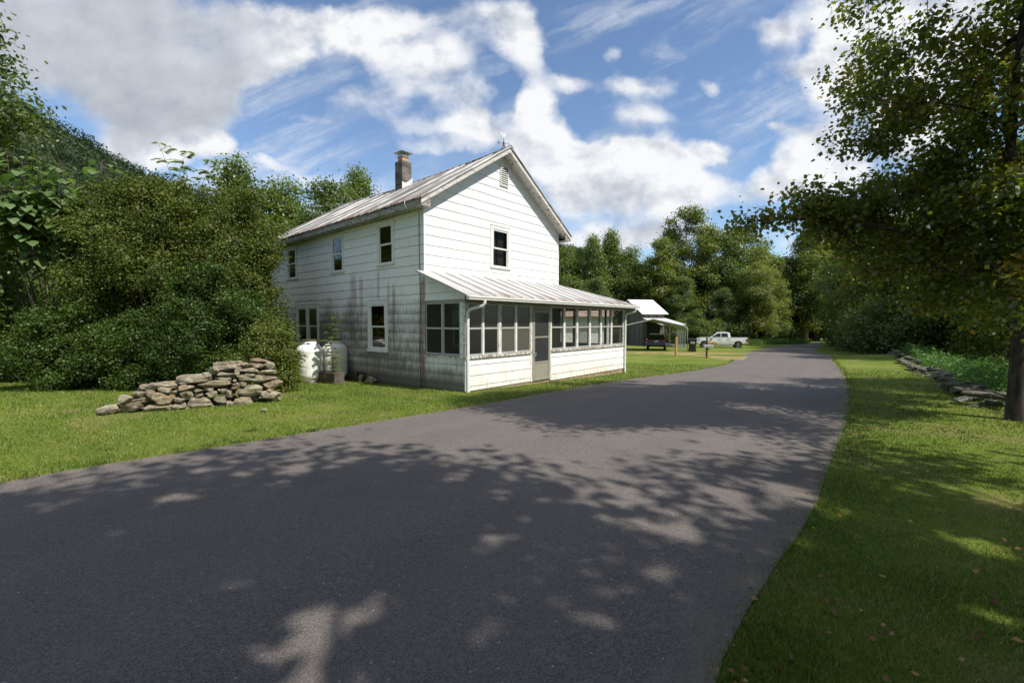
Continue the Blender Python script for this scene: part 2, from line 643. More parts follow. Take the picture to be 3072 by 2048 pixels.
def m_asphalt(g):
    p = g.pos()
    f = g.noise(p, 105, 3, .75)
    f3 = g.noise(p, 34, 3, .7)
    v = g.voro(p, 95)
    big = g.noise(p, .35, 4, .55)
    mid = g.noise(p, 2.2, 4, .6)
    k = g.m('ADD', g.m('ADD', g.m('ADD', g.ss(f, .3, .72, .45, 1.5), g.m('MULTIPLY', g.m('SUBTRACT', f3, .5), .9)), g.m('MULTIPLY', g.m('SUBTRACT', big, .5), .35)), g.m('MULTIPLY', g.m('SUBTRACT', mid, .5), .22))
    c = g.v('SCALE', (.134, .117, .108), s=k)
    ln = g.m('ADD', g.attr('lane'), g.m('MULTIPLY', g.m('SUBTRACT', mid, .5), .02))
    for t0, amt in ((.20, .10), (.40, .07), (.61, .08), (.80, .11)):
        k2 = g.ss(g.m('ABSOLUTE', g.m('SUBTRACT', ln, t0)), .075, .01, 0, amt)
        c = g.mix(k2, c, (.20, .182, .17))
    edge = g.ss(g.m('ABSOLUTE', g.m('SUBTRACT', ln, .5)), .445, .5, 0, .5)
    c = g.mix(g.m('MULTIPLY', edge, g.ss(mid, .35, .65)), c, (.21, .17, .12))
    c = g.mix(g.ss(g.noise(p, .8, 3, .5), .60, .70, 0, .22), c, (.07, .064, .06))
    spk = g.voro(p, 46, out='Color')
    sx = g.xyz(spk)[0]
    c = g.mix(g.m('MULTIPLY', g.m('GREATER_THAN', sx, .982), g.ss(g.voro(p, 46), .38, .2)), c, (.32, .31, .29))
    h = g.m('ADD', g.m('MULTIPLY', f, .5), v)
    return g.bsdf(c, .82, 0, .35, g.bump(h, .55, .006))


M['asphalt'] = material('asphalt', m_asphalt)


def m_lawn(g):
    p = g.pos()
    x, y, z = g.xyz(p)
    a = g.noise(p, .45, 5, .6)
    b = g.noise(p, 5, 5, .65)
    cc = g.noise(p, 60, 3, .7)
    t = g.m('ADD', g.m('ADD', g.m('MULTIPLY', a, .5), g.m('MULTIPLY', b, .3)), g.m('MULTIPLY', cc, .3))
    c = g.ramp(t, [(.30, (.036, .068, .007)), (.45, (.080, .133, .012)), (.58, (.138, .178, .022)), (.74, (.24, .225, .058))])
    dry = g.m('MULTIPLY', g.ss(g.noise(p, .8, 4, .6), .50, .68), .65)
    c = g.mix(dry, c, (.20, .17, .065))
    return g.bsdf(c, .9, 0, .2, g.bump(g.m('ADD', cc, b), .7, .03))


M['lawn'] = material('lawn', m_lawn)


def m_dirt(g):
    p = g.pos()
    a = g.noise(p, 1.3, 5, .65)
    b = g.noise(p, 22, 4, .7)
    t = g.m('ADD', g.m('MULTIPLY', a, .6), g.m('MULTIPLY', b, .4))
    c = g.ramp(t, [(.36, (.12, .14, .03)), (.46, (.20, .17, .06)), (.58, (.33, .23, .11)), (.72, (.45, .36, .22))])
    return g.bsdf(c, .95, 0, .2, g.bump(b, .5, .02))


M['dirt'] = material('bare_soil', m_dirt)
M['soil'] = plain('red_soil', (.20, .125, .06), .95, var=.5, scale=7)


def leaf_mat(name, stops, trans=.54, rough=.5, gloss=.045):
    def f(g):
        t = g.attr('tint')
        oi = g.n('ShaderNodeObjectInfo').outputs['Random']
        tt = g.m('ADD', t, g.m('MULTIPLY', g.m('SUBTRACT', oi, .5), .16))
        c = g.ramp(tt, stops)
        df = g.n('ShaderNodeBsdfDiffuse')
        g.put(df.inputs[0], c)
        tr = g.n('ShaderNodeBsdfTranslucent')
        g.put(tr.inputs[0], g.v('MULTIPLY', c, (1.25, 1.35, .7)))
        gl = g.n('ShaderNodeBsdfGlossy')
        gl.inputs['Roughness'].default_value = rough
        gl.inputs[0].default_value = (.9, .95, 1, 1)
        m1 = g.n('ShaderNodeMixShader')
        m1.inputs[0].default_value = trans
        g.nt.links.new(df.outputs[0], m1.inputs[1])
        g.nt.links.new(tr.outputs[0], m1.inputs[2])
        m2 = g.n('ShaderNodeMixShader')
        m2.inputs[0].default_value = gloss
        g.nt.links.new(m1.outputs[0], m2.inputs[1])
        g.nt.links.new(gl.outputs[0], m2.inputs[2])
        return m2.outputs[0]
    return material(name, f)


M['leaf_green'] = leaf_mat('leaf_green', [(.1, (0.063, 0.095, 0.011)), (.45, (0.122, 0.175, 0.020)), (.75, (0.184, 0.237, 0.031)), (.97, (0.300, 0.260, 0.050))])
M['leaf_deep'] = leaf_mat('leaf_deep', [(.1, (0.054, 0.084, 0.012)), (.5, (0.104, 0.152, 0.022)), (.85, (0.153, 0.206, 0.031)), (1, (0.207, 0.242, 0.034))])
M['leaf_yellow'] = leaf_mat('leaf_yellow', [(.1, (0.090, 0.111, 0.010)), (.45, (0.162, 0.194, 0.017)), (.75, (0.225, 0.247, 0.024)), (.9, (0.360, 0.280, 0.030)), (1, (0.420, 0.210, 0.030))])
M['leaf_near'] = leaf_mat('leaf_near', [(.1, (0.077, 0.101, 0.010)), (.5, (0.140, 0.173, 0.017)), (.78, (0.230, 0.215, 0.028)), (.90, (0.360, 0.270, 0.030)), (1, (0.420, 0.200, 0.025))], trans=.60)
M['leaf_olive'] = leaf_mat('leaf_olive', [(.1, (0.054, 0.070, 0.012)), (.5, (0.099, 0.130, 0.020)), (.8, (0.155, 0.185, 0.031)), (1, (0.250, 0.190, 0.065))], trans=.28, gloss=.018)
M['leaf_box'] = leaf_mat('leaf_boxwood', [(.1, (0.027, 0.054, 0.008)), (.5, (0.056, 0.099, 0.014)), (.85, (0.095, 0.146, 0.022)), (1, (0.144, 0.170, 0.034))], trans=.24, rough=.45, gloss=.020)
M['leaf_big'] = leaf_mat('leaf_paulownia', [(.0, (.085, .15, .045)), (.6, (.14, .22, .07)), (1, (.19, .27, .085))], trans=.45)
M['leaf_hill_shaded'] = leaf_mat('leaf_hill_shaded', [(.1, (.020, .036, .016)), (.5, (.034, .058, .024)), (1, (.060, .085, .034))], trans=.2, gloss=.0)  # cloud shadow and bluish haze are put into this leaf colour
M['grass'] = leaf_mat('grass_blade', [(.0, (0.041, 0.082, 0.007)), (.4, (0.088, 0.160, 0.011)), (.7, (0.140, 0.201, 0.020)), (.9, (0.250, 0.230, 0.055)), (1, (0.360, 0.290, 0.120))], trans=.35, gloss=.03)
M['weed'] = leaf_mat('weed_leaf', [(.0, (0.045, 0.103, 0.015)), (.5, (0.081, 0.175, 0.024)), (.9, (0.135, 0.227, 0.043)), (1, (0.198, 0.227, 0.068))], trans=.4, gloss=.04)
M['dead_leaf'] = leaf_mat('fallen_leaf', [(.0, (.10, .045, .02)), (.4, (.23, .11, .05)), (.75, (.36, .20, .09)), (1, (.42, .30, .06))], trans=.1, gloss=.02)


def m_bark(g, col=(.13, .105, .085)):
    p = g.obj()
    n = g.noise(g.v('MULTIPLY', p, (11, 11, 2.2)), 1, 5, .7)
    w = g.noise(p, 1.5, 3)
    c = g.v('SCALE', col, s=g.m('ADD', g.ss(n, .3, .7, .45, 1.4), g.m('MULTIPLY', g.m('SUBTRACT', w, .5), .5)))
    return g.bsdf(c, .9, 0, .2, g.bump(n, .8, .03))


M['bark'] = material('bark', m_bark)
M['bark_dark'] = material('bark_dark', lambda g: m_bark(g, (.060, .048, .040)))
M['bark_pale'] = material('bark_pale', lambda g: m_bark(g, (.26, .24, .19)))
M['twig'] = plain('dry_twig', (.22, .16, .10), .9)


def m_stone(g):
    p = g.obj()
    oi = g.n('ShaderNodeObjectInfo').outputs['Random']
    q = g.v('ADD', p, g.cxyz(g.m('MULTIPLY', oi, 37), g.m('MULTIPLY', oi, 19), 0))
    a = g.noise(q, 5, 6, .65)
    b = g.noise(q, 26, 5, .7)
    lay = g.noise(g.v('MULTIPLY', q, (3, 3, 26)), 1, 4, .6)
    c = g.ramp(a, [(.33, (.12, .10, .07)), (.47, (.25, .215, .15)), (.58, (.36, .315, .22)), (.72, (.47, .43, .33))])
    c = g.mix(g.ss(oi, .5, 1, 0, .55), c, (.29, .19, .10), 'MIX')
    c = g.v('SCALE', c, s=g.ss(lay, .3, .7, .72, 1.15))
    lich = g.ss(g.noise(q, 9, 5, .7), .53, .62, 0, .7)
    c = g.mix(lich, c, (.36, .35, .29))
    c = g.mix(g.ss(b, .54, .68, 0, .8), c, (.055, .05, .04))
    return g.bsdf(c, .9, 0, .25, g.bump(g.m('ADD', b, g.m('MULTIPLY', lay, .8)), 1.0, .035))


M['stone'] = material('field_stone', m_stone)
M['stone_moss'] = material('mossy_stone', lambda g: g.bsdf(g.mix(g.ss(g.m('ADD', g.noise(g.obj(), 7, 5, .7), g.m('MULTIPLY', g.n('ShaderNodeObjectInfo').outputs['Random'], .12)), .5, .62, 0, .75), g.ramp(g.noise(g.obj(), 12, 5, .7), [(.35, (.06, .055, .05)), (.55, (.19, .175, .155)), (.72, (.34, .32, .28))]), (.075, .085, .03)), .95, 0, .2, g.bump(g.noise(g.obj(), 20, 5, .7), .9, .03)))


def m_boards(g, col=(.17, .155, .135), w=.16, ax='h'):
    p = g.obj()
    x, y, z = g.xyz(p)
    al = g.m('ADD', x, y)
    q = g.m('DIVIDE', al, w)
    ci = g.m('FLOOR', q)
    fx = g.m('FRACT', q)
    rn = g.n('ShaderNodeTexWhiteNoise', noise_dimensions='1D')
    g.put(rn.inputs['W'], ci)
    gr = g.noise(g.v('MULTIPLY', p, (22, 22, 1.2)), 1, 4, .65)
    k = g.m('ADD', g.m('MULTIPLY_ADD', rn.outputs['Value'], .7, .45), g.m('MULTIPLY', g.m('SUBTRACT', gr, .5), .9))
    c = g.v('SCALE', col, s=k)
    c = g.mix(g.m('LESS_THAN', fx, .09), c, (.015, .014, .013))
    return g.bsdf(c, .9, 0, .2)


M['boards'] = material('grey_boards', m_boards)
M['peel'] = material('peeling_wood', lambda g: g.bsdf(g.mix(g.ss(g.noise(g.v('MULTIPLY', g.obj(), (9, 9, 5)), 1.6, 5, .7), .45, .56), (.62, .61, .57), (.24, .19, .15)), .8))
M['peel_post'] = material('peeling_post', lambda g: g.bsdf(g.mix(g.ss(g.noise(g.v('MULTIPLY', g.obj(), (26, 26, 5)), 1.3, 5, .7), .52, .6), (.68, .67, .62), (.26, .23, .2)), .8))
M['trim'] = plain('white_trim', (.70, .70, .67), .5, var=.08)
M['trim_old'] = material('old_white_trim', lambda g: g.bsdf(g.mix(g.ss(g.noise(g.v('MULTIPLY', g.obj(), (3, 3, 9)), 2.0, 5, .7), .5, .68), (.58, .56, .51), (.16, .13, .11)), .7))
M['eave_grey'] = material('grey_eave_paint', lambda g: g.bsdf(g.mix(g.ss(g.noise(g.v('MULTIPLY', g.obj(), (3, 3, 9)), 2.4, 5, .7), .48, .62), (.36, .34, .31), (.10, .085, .07)), .8))
M['gutter'] = plain('white_gutter', (.74, .74, .71), .4, var=.08)
M['alu'] = plain('grey_aluminium', (.42, .42, .40), .45, .2, var=.1)
M['alu_tan'] = plain('tan_aluminium', (.30, .28, .22), .5, .1, var=.1)
M['dark'] = plain('dark_infill', (.02, .02, .02), .9)  # near-black stands in for shade inside openings, slots and vent gaps; also dark parts
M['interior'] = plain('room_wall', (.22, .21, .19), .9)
M['floor_wood'] = plain('porch_floor_grey', (.13, .13, .13), .8)
M['concrete'] = material('stained_concrete', lambda g: g.bsdf(g.ramp(g.m('ADD', g.m('MULTIPLY', g.noise(g.obj(), 2.2, 5, .65), .6), g.m('MULTIPLY', g.noise(g.obj(), 18, 4, .7), .4)), [(.34, (.10, .07, .04)), (.48, (.30, .21, .125)), (.62, (.42, .32, .21))]), .95))
M['block'] = material('dark_block', lambda g: g.bsdf(g.ramp(g.noise(g.obj(), 5, 5, .7), [(.3, (.05, .04, .035)), (.6, (.12, .095, .08)), (.8, (.2, .18, .15))]), .95))
M['tank'] = plain('white_tank_paint', (.80, .79, .76), .38, var=.09, scale=3)
M['black'] = plain('black_plastic', (.018, .018, .020), .4, var=.2)
M['rubber'] = plain('tyre_rubber', (.02, .02, .02), .8)
M['chrome'] = plain('chrome', (.62, .62, .62), .18, .9)
M['galv'] = plain('galvanised_steel', (.50, .51, .52), .4, .5, var=.15)
M['white_metal'] = plain('white_sheet_metal', (.74, .74, .75), .4, .1, var=.06)
M['truck_white'] = plain('white_car_paint', (.72, .72, .70), .3, var=.04, coat=.4)
M['truck_low'] = plain('dusty_white_paint', (.52, .48, .38), .5, var=.12)
M['car_blue'] = plain('dark_blue_car_paint', (.010, .012, .030), .22, var=.05, coat=.6)
M['red'] = plain('red_lens', (.42, .02, .015), .25, var=.05)
M['plate'] = plain('plate_white', (.66, .67, .7), .5)
M['wood_post'] = plain('treated_post', (.40, .25, .085), .85, var=.25, scale=9)
M['wood_dark'] = plain('dark_timber', (.085, .06, .040), .9, var=.3, scale=9)
M['mailbox'] = plain('tan_mailbox', (.36, .22, .09), .55, var=.2, scale=5)
M['terracotta'] = plain('terracotta', (.52, .27, .13), .8)
M['chimney'] = material('sooty_block', lambda g: g.bsdf(g.mix(g.ss(g.m('FRACT', g.m('DIVIDE', g.xyz(g.obj())[2], .2)), .05, .02), g.ramp(g.m('ADD', g.m('MULTIPLY', g.noise(g.v('MULTIPLY', g.obj(), (1, 1, 3)), 2.0, 3, .6), .7), g.m('MULTIPLY', g.noise(g.obj(), 24, 3), .3)), [(.36, (.045, .04, .037)), (.5, (.115, .10, .09)), (.66, (.26, .23, .19))]), (.04, .035, .03)), .95))
M['flash'] = material('flashing', lambda g: g.bsdf(g.mix(g.ss(g.noise(g.obj(), 22, 5, .7), .52, .64), (.72, .72, .70), (.14, .13, .12)), .7))


def m_glass(g):
    fr = g.n('ShaderNodeFresnel')
    fr.inputs[0].default_value = 1.5
    tr = g.n('ShaderNodeBsdfTransparent')
    tr.inputs[0].default_value = (.30, .31, .30, 1)
    gl = g.n('ShaderNodeBsdfGlossy')
    gl.inputs['Roughness'].default_value = .03
    m = g.n('ShaderNodeMixShader')
    g.put(m.inputs[0], g.m('MULTIPLY', fr.outputs[0], .16))
    g.nt.links.new(tr.outputs[0], m.inputs[1])
    g.nt.links.new(gl.outputs[0], m.inputs[2])
    return m.outputs[0]


M['glass'] = material('window_glass', m_glass)


def m_screen(op, col):
    def f(g):
        tr = g.n('ShaderNodeBsdfTransparent')
        df = g.n('ShaderNodeBsdfDiffuse')
        df.inputs[0].default_value = (*col, 1)
        gl = g.n('ShaderNodeBsdfGlossy')
        gl.inputs['Roughness'].default_value = .12
        gl.inputs[0].default_value = (.8, .85, .9, 1)
        m = g.n('ShaderNodeMixShader')
        m.inputs[0].default_value = op
        g.nt.links.new(tr.outputs[0], m.inputs[1])
        g.nt.links.new(df.outputs[0], m.inputs[2])
        m2 = g.n('ShaderNodeMixShader')
        m2.inputs[0].default_value = .035
        g.nt.links.new(m.outputs[0], m2.inputs[1])
        g.nt.links.new(gl.outputs[0], m2.inputs[2])
        return m2.outputs[0]
    return f


M['screen'] = material('insect_screen', m_screen(.62, (.030, .031, .027)))
M['screen_open'] = material('thin_screen', m_screen(.24, (.04, .04, .035)))
M['screen_dense'] = material('dense_screen', m_screen(.86, (.105, .10, .085)))
M['car_glass'] = plain('tinted_glass', (.012, .014, .016), .08, var=.02)
M['curtain'] = plain('curtain_cloth', (.42, .40, .36), .9, var=.15)
M['rust_roof'] = material('rusty_roof', lambda g: g.bsdf(g.ramp(g.noise(g.v('MULTIPLY', g.obj(), (1, 7, 1)), 1.4, 5, .65), [(.35, (.14, .10, .075)), (.55, (.27, .20, .15)), (.7, (.40, .33, .27))]), .8))

# ================================================================ ground, road
def grid_sheet(name, xs, ys, zoff, mat, fn=gz):
    X, Y = np.meshgrid(xs, ys)
    Z = fn(X, Y) + zoff
    co = np.stack([X, Y, Z], -1).reshape(-1, 3)
    nx, ny = len(xs), len(ys)
    i = np.arange((nx - 1) * (ny - 1))
    r, c = i // (nx - 1), i % (nx - 1)
    a = r * nx + c
    faces = np.stack([a, a + 1, a + nx + 1, a + nx], -1)
    me = bpy.data.meshes.new(name)
    me.from_pydata(co.tolist(), [], faces.tolist())
    me.polygons.foreach_set('use_smooth', [True] * len(me.polygons))
    me.materials.append(mat)
    me.update()
    return link(name, me)


def spaced(lo, hi, fine_lo, fine_hi, step, grow=1.25):
    v = list(np.arange(fine_lo, fine_hi + 1e-6, step))
    s = step
    x = v[-1]
    while x < hi:
        s *= grow
        x += s
        v.append(x)
    s = step
    x = v[0]
    while x > lo:
        s *= grow
        x -= s
        v.insert(0, x)
    return np.array(v)


lawn = grid_sheet('lawn', spaced(-900, 900, -24, 40, .5), spaced(-300, 1000, -8, 70, .5), 0, M['lawn'])
tag(lawn, kind='structure', label='mown lawn and rough ground around the house and road')


def strip(name, A, B, zoff, mat, n=12, jag=0):
    rng = np.random.RandomState(3)
    m = MB()
    k = min(len(A), len(B))
    ia = np.linspace(0, len(A) - 1, 420)
    A = np.array([np.interp(ia, range(len(A)), [q[i] for q in A]) for i in (0, 1)]).T
    ib = np.linspace(0, len(B) - 1, 420)
    B = np.array([np.interp(ib, range(len(B)), [q[i] for q in B]) for i in (0, 1)]).T
    vs, lane = [], []
    for a, b in zip(A, B):
        d = (b - a) / (np.linalg.norm(b - a) + 1e-9)
        a = a - d * rng.uniform(-jag, jag)
        b = b + d * rng.uniform(-jag, jag)
        for j in range(n + 1):
            t = j / n
            lane.append(t)
            q = a + (b - a) * t
            vs.append((q[0], q[1], float(gz(q[0], q[1])) + zoff + .03 * math.sin(math.pi * t)))
    fs = [(i * (n + 1) + j, i * (n + 1) + j + 1, (i + 1) * (n + 1) + j + 1, (i + 1) * (n + 1) + j) for i in range(len(A) - 1) for j in range(n)]
    m.add(vs, fs)
    o = m.build(name, mat, smooth=True)
    at = o.data.attributes.new('lane', 'FLOAT', 'POINT')
    at.data.foreach_set('value', lane)
    return o


# pair the two edges by arc length from a common start so the strip does not skew
road = strip('road', RL, RR, .007, M['asphalt'], jag=.012)
tag(road, kind='structure', label='dark grey asphalt country road curving away past the white house')


def blob_sheet(name, cx, cy, rx, ry, ang, zoff, mat, seed, n=64, rough=.25):
    rng = np.random.RandomState(seed)
    ph = rng.uniform(0, 6.28, 8)
    m = MB()
    rings = 8
    vs = [(cx, cy, float(gz(cx, cy)) + zoff)]
    for r in range(1, rings + 1):
        for i in range(n):
            a = 2 * math.pi * i / n
            k = 1 + rough * sum(math.sin((q + 2) * a + ph[q]) / (q + 2) * 1.6 for q in range(8)) * (r / rings)
            ux, uy = rx * k * math.cos(a) * r / rings, ry * k * math.sin(a) * r / rings
            x = cx + ux * math.cos(ang) - uy * math.sin(ang)
            y = cy + ux * math.sin(ang) + uy * math.cos(ang)
            vs.append((x, y, float(gz(x, y)) + zoff * (1 if r < rings else -.5)))
    fs = [(0, 1 + i, 1 + (i + 1) % n) for i in range(n)]
    for r in range(rings - 1):
        for i in range(n):
            a = 1 + r * n
            fs.append((a + i, a + n + i, a + n + (i + 1) % n, a + (i + 1) % n))
    m.add(vs, fs)
    return tag(m.build(name, mat, smooth=True), kind='structure')


blob_sheet('driveway', 11.2, 35.2, 5.6, 2.1, R(-14), .012, M['dirt'], 5, rough=.4)
blob_sheet('driveway', 13.6, 28.6, 1.5, 3.4, R(28), .016, M['dirt'], 9, rough=.5)
0 and blob_sheet('soil_patch', -6.05, 8.74, 1.38, .30, R(33), .010, M['soil'], 11, rough=.3)


# ================================================================ the farmhouse
house = thing('farmhouse', 'two storey white farmhouse with rusty metal roof and screened porch beside the road', 'house', tuple(HO), HRZ)
ROW0, ROWE = .05 - .263 * 3, .263
HW, HL, PD, PW = 6.34, 9.65, 1.57, 8.58


def shingle_wall(m, fn, a0, a1, z0, ztop, holes=(), step=.10, lip=.011, seed=1):
    """courses of overlapping shingles: fn(a, out, z) -> point; ztop(a) upper limit"""
    rng = np.random.RandomState(seed)
    k0 = int(math.floor((z0 - ROW0) / ROWE))
    zmax = max(ztop(a0), ztop(a1), ztop((a0 + a1) / 2))
    k1 = int(math.ceil((zmax - ROW0) / ROWE))
    cuts = sorted(set([a0, a1] + [c for h in holes for c in h[:2] if a0 < c < a1]))
    for k in range(k0, k1 + 1):
        zb, zt = ROW0 + k * ROWE, ROW0 + (k + 1) * ROWE
        for ca, cb in zip(cuts[:-1], cuts[1:]):
            mid = (ca + cb) / 2
            spans = [(max(zb, z0), zt)]
            for h in holes:
                if h[0] <= mid <= h[1]:
                    ns = []
                    for s0, s1 in spans:
                        if h[3] <= s0 or h[2] >= s1:
                            ns.append((s0, s1))
                            continue
                        if h[2] > s0:
                            ns.append((s0, h[2]))
                        if h[3] < s1:
                            ns.append((h[3], s1))
                    spans = ns
            for s0, s1 in spans:
                if s1 - s0 < .004:
                    continue
                n = max(1, int((cb - ca) / step))
                vs, fs = [], []
                for i in range(n + 1):
                    a = ca + (cb - ca) * i / n
                    top = min(s1, ztop(a))
                    bot = min(s0, top)
                    w = rng.uniform(-.007, .007) if s0 == zb else 0
                    ob = lip * (zt - bot) / ROWE
                    ot = lip * (zt - top) / ROWE
                    vs += [fn(a, .0, bot + w), fn(a, ob + .001, bot + w), fn(a, ot + .001, top)]
                for i in range(n):
                    b = i * 3
                    fs += [(b, b + 3, b + 4, b + 1), (b + 1, b + 4, b + 5, b + 2)]
                m.add(vs, fs)


def zr_eave(u):
    return 4.86 - .13 * min(1, max(0, u / 9))


def zr_ridge(u):
    return float(np.interp(u, [-.4, .8, 3.3, 5.6, 9.9], [7.13, 7.06, 6.985, 6.915, 6.95]))


def roof_z(v, u):
    e, r = zr_eave(u), zr_ridge(u)
    t = (v + .35) / (3.17 + .35) if v < 3.17 else (HW + .35 - v) / (3.17 + .35)
    return e + (r - e) * t


LEFT_HOLES = [(7.37, 8.13, 3.3, 4.47), (4.06, 4.82, 3.32, 4.53), (1.34, 2.13, 3.35, 4.55), (5.78, 7.42, .86, 2.26), (1.69, 2.65, .82, 2.28)]
# window hole in the left wall: u0, u1, z0, z1
m = MB()
shingle_wall(m, lambda a, o, z: (-o, a, z), 0, HL, -.26, lambda a: roof_z(0, a) - .12, LEFT_HOLES, seed=3)
shingle_wall(m, lambda a, o, z: (-o, a, z), -PD, 0, -.2, lambda a: 3.03 + a * .375 - .04, [(-1.40, -.04, .80, 2.17)], seed=4)
m.box(-.012, .03, -.02, .02, -.1, 4.7)
m.build('wall', M['siding_stained'], house)['label'] = 'shaded left side wall with dark mould and rust stains'
m = MB()
shingle_wall(m, lambda a, o, z: (a, -o, z), 0, HW, 2.2, lambda a: roof_z(a, 0) - .10, [(2.64, 3.50, 3.39, 4.63)], seed=5)
m.build('wall', M['siding'], house)['label'] = 'sunlit white gable wall'
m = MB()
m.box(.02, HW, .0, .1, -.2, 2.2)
m.build('porch_inner_wall', M['interior'], house)
m = MB()
shingle_wall(m, lambda a, o, z: (HW + o, a, z), 0, HL, -.3, lambda a: roof_z(HW, a) - .12, step=.6, seed=6)
shingle_wall(m, lambda a, o, z: (a, HL + o, z), 0, HW, -.3, lambda a: roof_z(a, HL) - .12, step=.6, seed=7)
m.build('wall', M['siding'], house)['label'] = 'hidden rear walls'
# inner shell keeps the rooms dark
m = MB()
for z in (-.12, 2.62, 4.7):
    m.box(.1, HW - .1, .12, HL - .1, z, z + .05)
m.box(.18, .2, .2, HL - .2, 4.45, 4.7)
m.box(3.0, 3.1, .2, HL - .2, -.1, 4.7)
for y in (3.0, 5.1, 7.6):
    m.box(.03, 3, y, y + .05, -.1, 4.7)
m.build('room_partition', M['interior'], house)
# foundation
m = MB()
m.box(.03, .3, .0, HL, -.9, -.2)
m.box(HW - .3, HW - .03, .0, HL, -1, -.25)
m.box(.03, HW, HL - .3, HL - .03, -1, -.25)
m.build('foundation', M['block'], house)
m = MB()
m.box(-.02, .02, 2.85, 3.35, -.22, .08)
m.build('crawl_space_dark_panel', M['dark'], house)  # dark panel set on the wall in place of the shaded hole

# ---- roof
def roof_profile(n_sheets, u0, u1):
    us = []
    w = (u1 - u0) / n_sheets
    for i in range(n_sheets):
        a = u0 + i * w
        for du, h in [(0, .0), (.012, .028), (.034, .028), (.046, 0), (w * .5 - .02, 0), (w * .5, .012), (w * .5 + .02, 0)]:
            us.append((a + du, h))
    us.append((u1, 0))
    return us


def roof_slope(side):
    m = MB()
    us = roof_profile(32, -.36, 9.86)
    nv = 9
    vs, fs = [], []
    for u, h in us:
        for i in range(nv):
            t = i / (nv - 1)
            v = -.36 + (3.17 + .36) * t
            z = roof_z(v, u)
            vv = v if side < 0 else HW - v
            vs.append((vv, u, z + h + .006 * math.sin(u * 2.1 + t * 3)))
    k = len(vs)
    for i in range(len(us) - 1):
        for j in range(nv - 1):
            a = i * nv + j
            q = (a, a + nv, a + nv + 1, a + 1)
            fs.append(q if side < 0 else q[::-1])
    m.add(vs, fs)
    vs2 = [(x, y, z - .035) for x, y, z in vs]
    m.add(vs2, [q[::-1] for q in fs])
    # close the outer edges
    for i in range(len(us) - 1):
        m.add([vs[i * nv], vs[(i + 1) * nv], vs2[(i + 1) * nv], vs2[i * nv]], [(0, 1, 2, 3)])
    for i in (0, len(us) - 1):
        for j in range(nv - 1):
            m.add([vs[i * nv + j], vs[i * nv + j + 1], vs2[i * nv + j + 1], vs2[i * nv + j]], [(0, 1, 2, 3)])
    return m


def roofmat_obj(o):
    return o


ro = roof_slope(-1).build('roof', M['roof'], house, recalc=False)
ro['label'] = 'left roof slope of streaked silver metal with rusty eave'
rb = roof_slope(1).build('roof', M['roof'], house, recalc=False)
rb['label'] = 'far roof slope of the house'
m = MB()
us = np.linspace(-.37, 9.87, 40)
for i in range(39):
    a, b = us[i], us[i + 1]
    za, zb = zr_ridge(a) + .045, zr_ridge(b) + .045
    for s in (-1, 1):
        m.quad((3.17, a, za), (3.17, b, zb), (3.17 + s * .13, b, zb - .085), (3.17 + s * .13, a, za - .085))
m.build('ridge_cap', M['galv'], ro)
# eave boxes and fascias (left and right), soffits
m = MB()
uu = np.linspace(-.30, 9.75, 24)
for s in (-1, 1):
    m = MB()
    def X(v):
        return v if s < 0 else HW - v
    for i in range(23):
        a, b = uu[i], uu[i + 1]
        za, zb = roof_z(-.33, a) - .04, roof_z(-.33, b) - .04
        m.quad((X(-.33), a, za), (X(-.33), b, zb), (X(-.33), b, zb - .17), (X(-.33), a, za - .17))
        m.quad((X(-.33), a, za - .17), (X(-.33), b, zb - .17), (X(.0), b, zb - .17), (X(.0), a, za - .17))
    za = roof_z(-.33, -.3) - .04
    m.add([(X(-.33), -.30, za), (X(-.33), -.30, za - .17), (X(0), -.30, za - .17), (X(0), -.30, za + .17)], [(0, 1, 2, 3)])
    m.build('eave_board', M['eave_grey'], house)
# rake boards and raked soffit on the gable
m = MB()
vv = np.linspace(-.34, 3.17, 16)
for s in (-1, 1):
    def X(v):
        return v if s < 0 else HW - v
    for i in range(15):
        a, b = vv[i], vv[i + 1]
        za, zb = roof_z(a, -.3) - .045, roof_z(b, -.3) - .045
        m.quad((X(a), -.33, za), (X(b), -.33, zb), (X(b), -.33, zb - .13), (X(a), -.33, za - .13))
        m.quad((X(a), -.33, za - .13), (X(b), -.33, zb - .13), (X(b), -.305, zb - .13), (X(a), -.305, za - .13))
        m.quad((X(a), -.305, za - .10), (X(b), -.305, zb - .10), (X(b), .0, zb - .10), (X(a), .0, za - .10))
m.build('rake_board', M['trim_old'], house)
# gable frieze
# ---- chimney
m = MB()
m.box(2.55, 2.98, 4.37, 4.81, 5.9, 7.62)
chim = m.build('chimney', M['chimney'], house, bevel=.012)
m = MB()
m.box(2.63, 2.90, 4.45, 4.73, 7.62, 7.80)
m.build('flue', M['terracotta'], chim)
m = MB()
m.box(2.60, 2.93, 4.42, 4.76, 7.80, 7.84)
for a in (2.64, 2.89):
    for b in (4.46, 4.72):
        m.tube([(a, b, 7.82), (a, b, 7.96)], .008, 5)
m.add([(2.5, 4.32, 7.95), (3.03, 4.32, 7.95), (3.03, 4.86, 7.95), (2.5, 4.86, 7.95), (2.765, 4.59, 8.03)], [(3, 2, 1, 0), (0, 1, 4), (1, 2, 4), (2, 3, 4), (3, 0, 4)])
m.build('chimney_cap', M['galv'], chim)
m = MB()
zz = roof_z(2.55, 4.5)
m.add([(2.53, 4.352, zz - .1), (3.0, 4.352, roof_z(3.0, 4.5) + .02), (3.0, 4.352, roof_z(3.0, 4.5) + .23), (2.86, 4.352, zz + .36), (2.70, 4.352, zz + .25), (2.53, 4.352, zz + .27)], [(0, 1, 2, 3, 4, 5)])
m.build('flashing', M['flash'], chim, recalc=False)
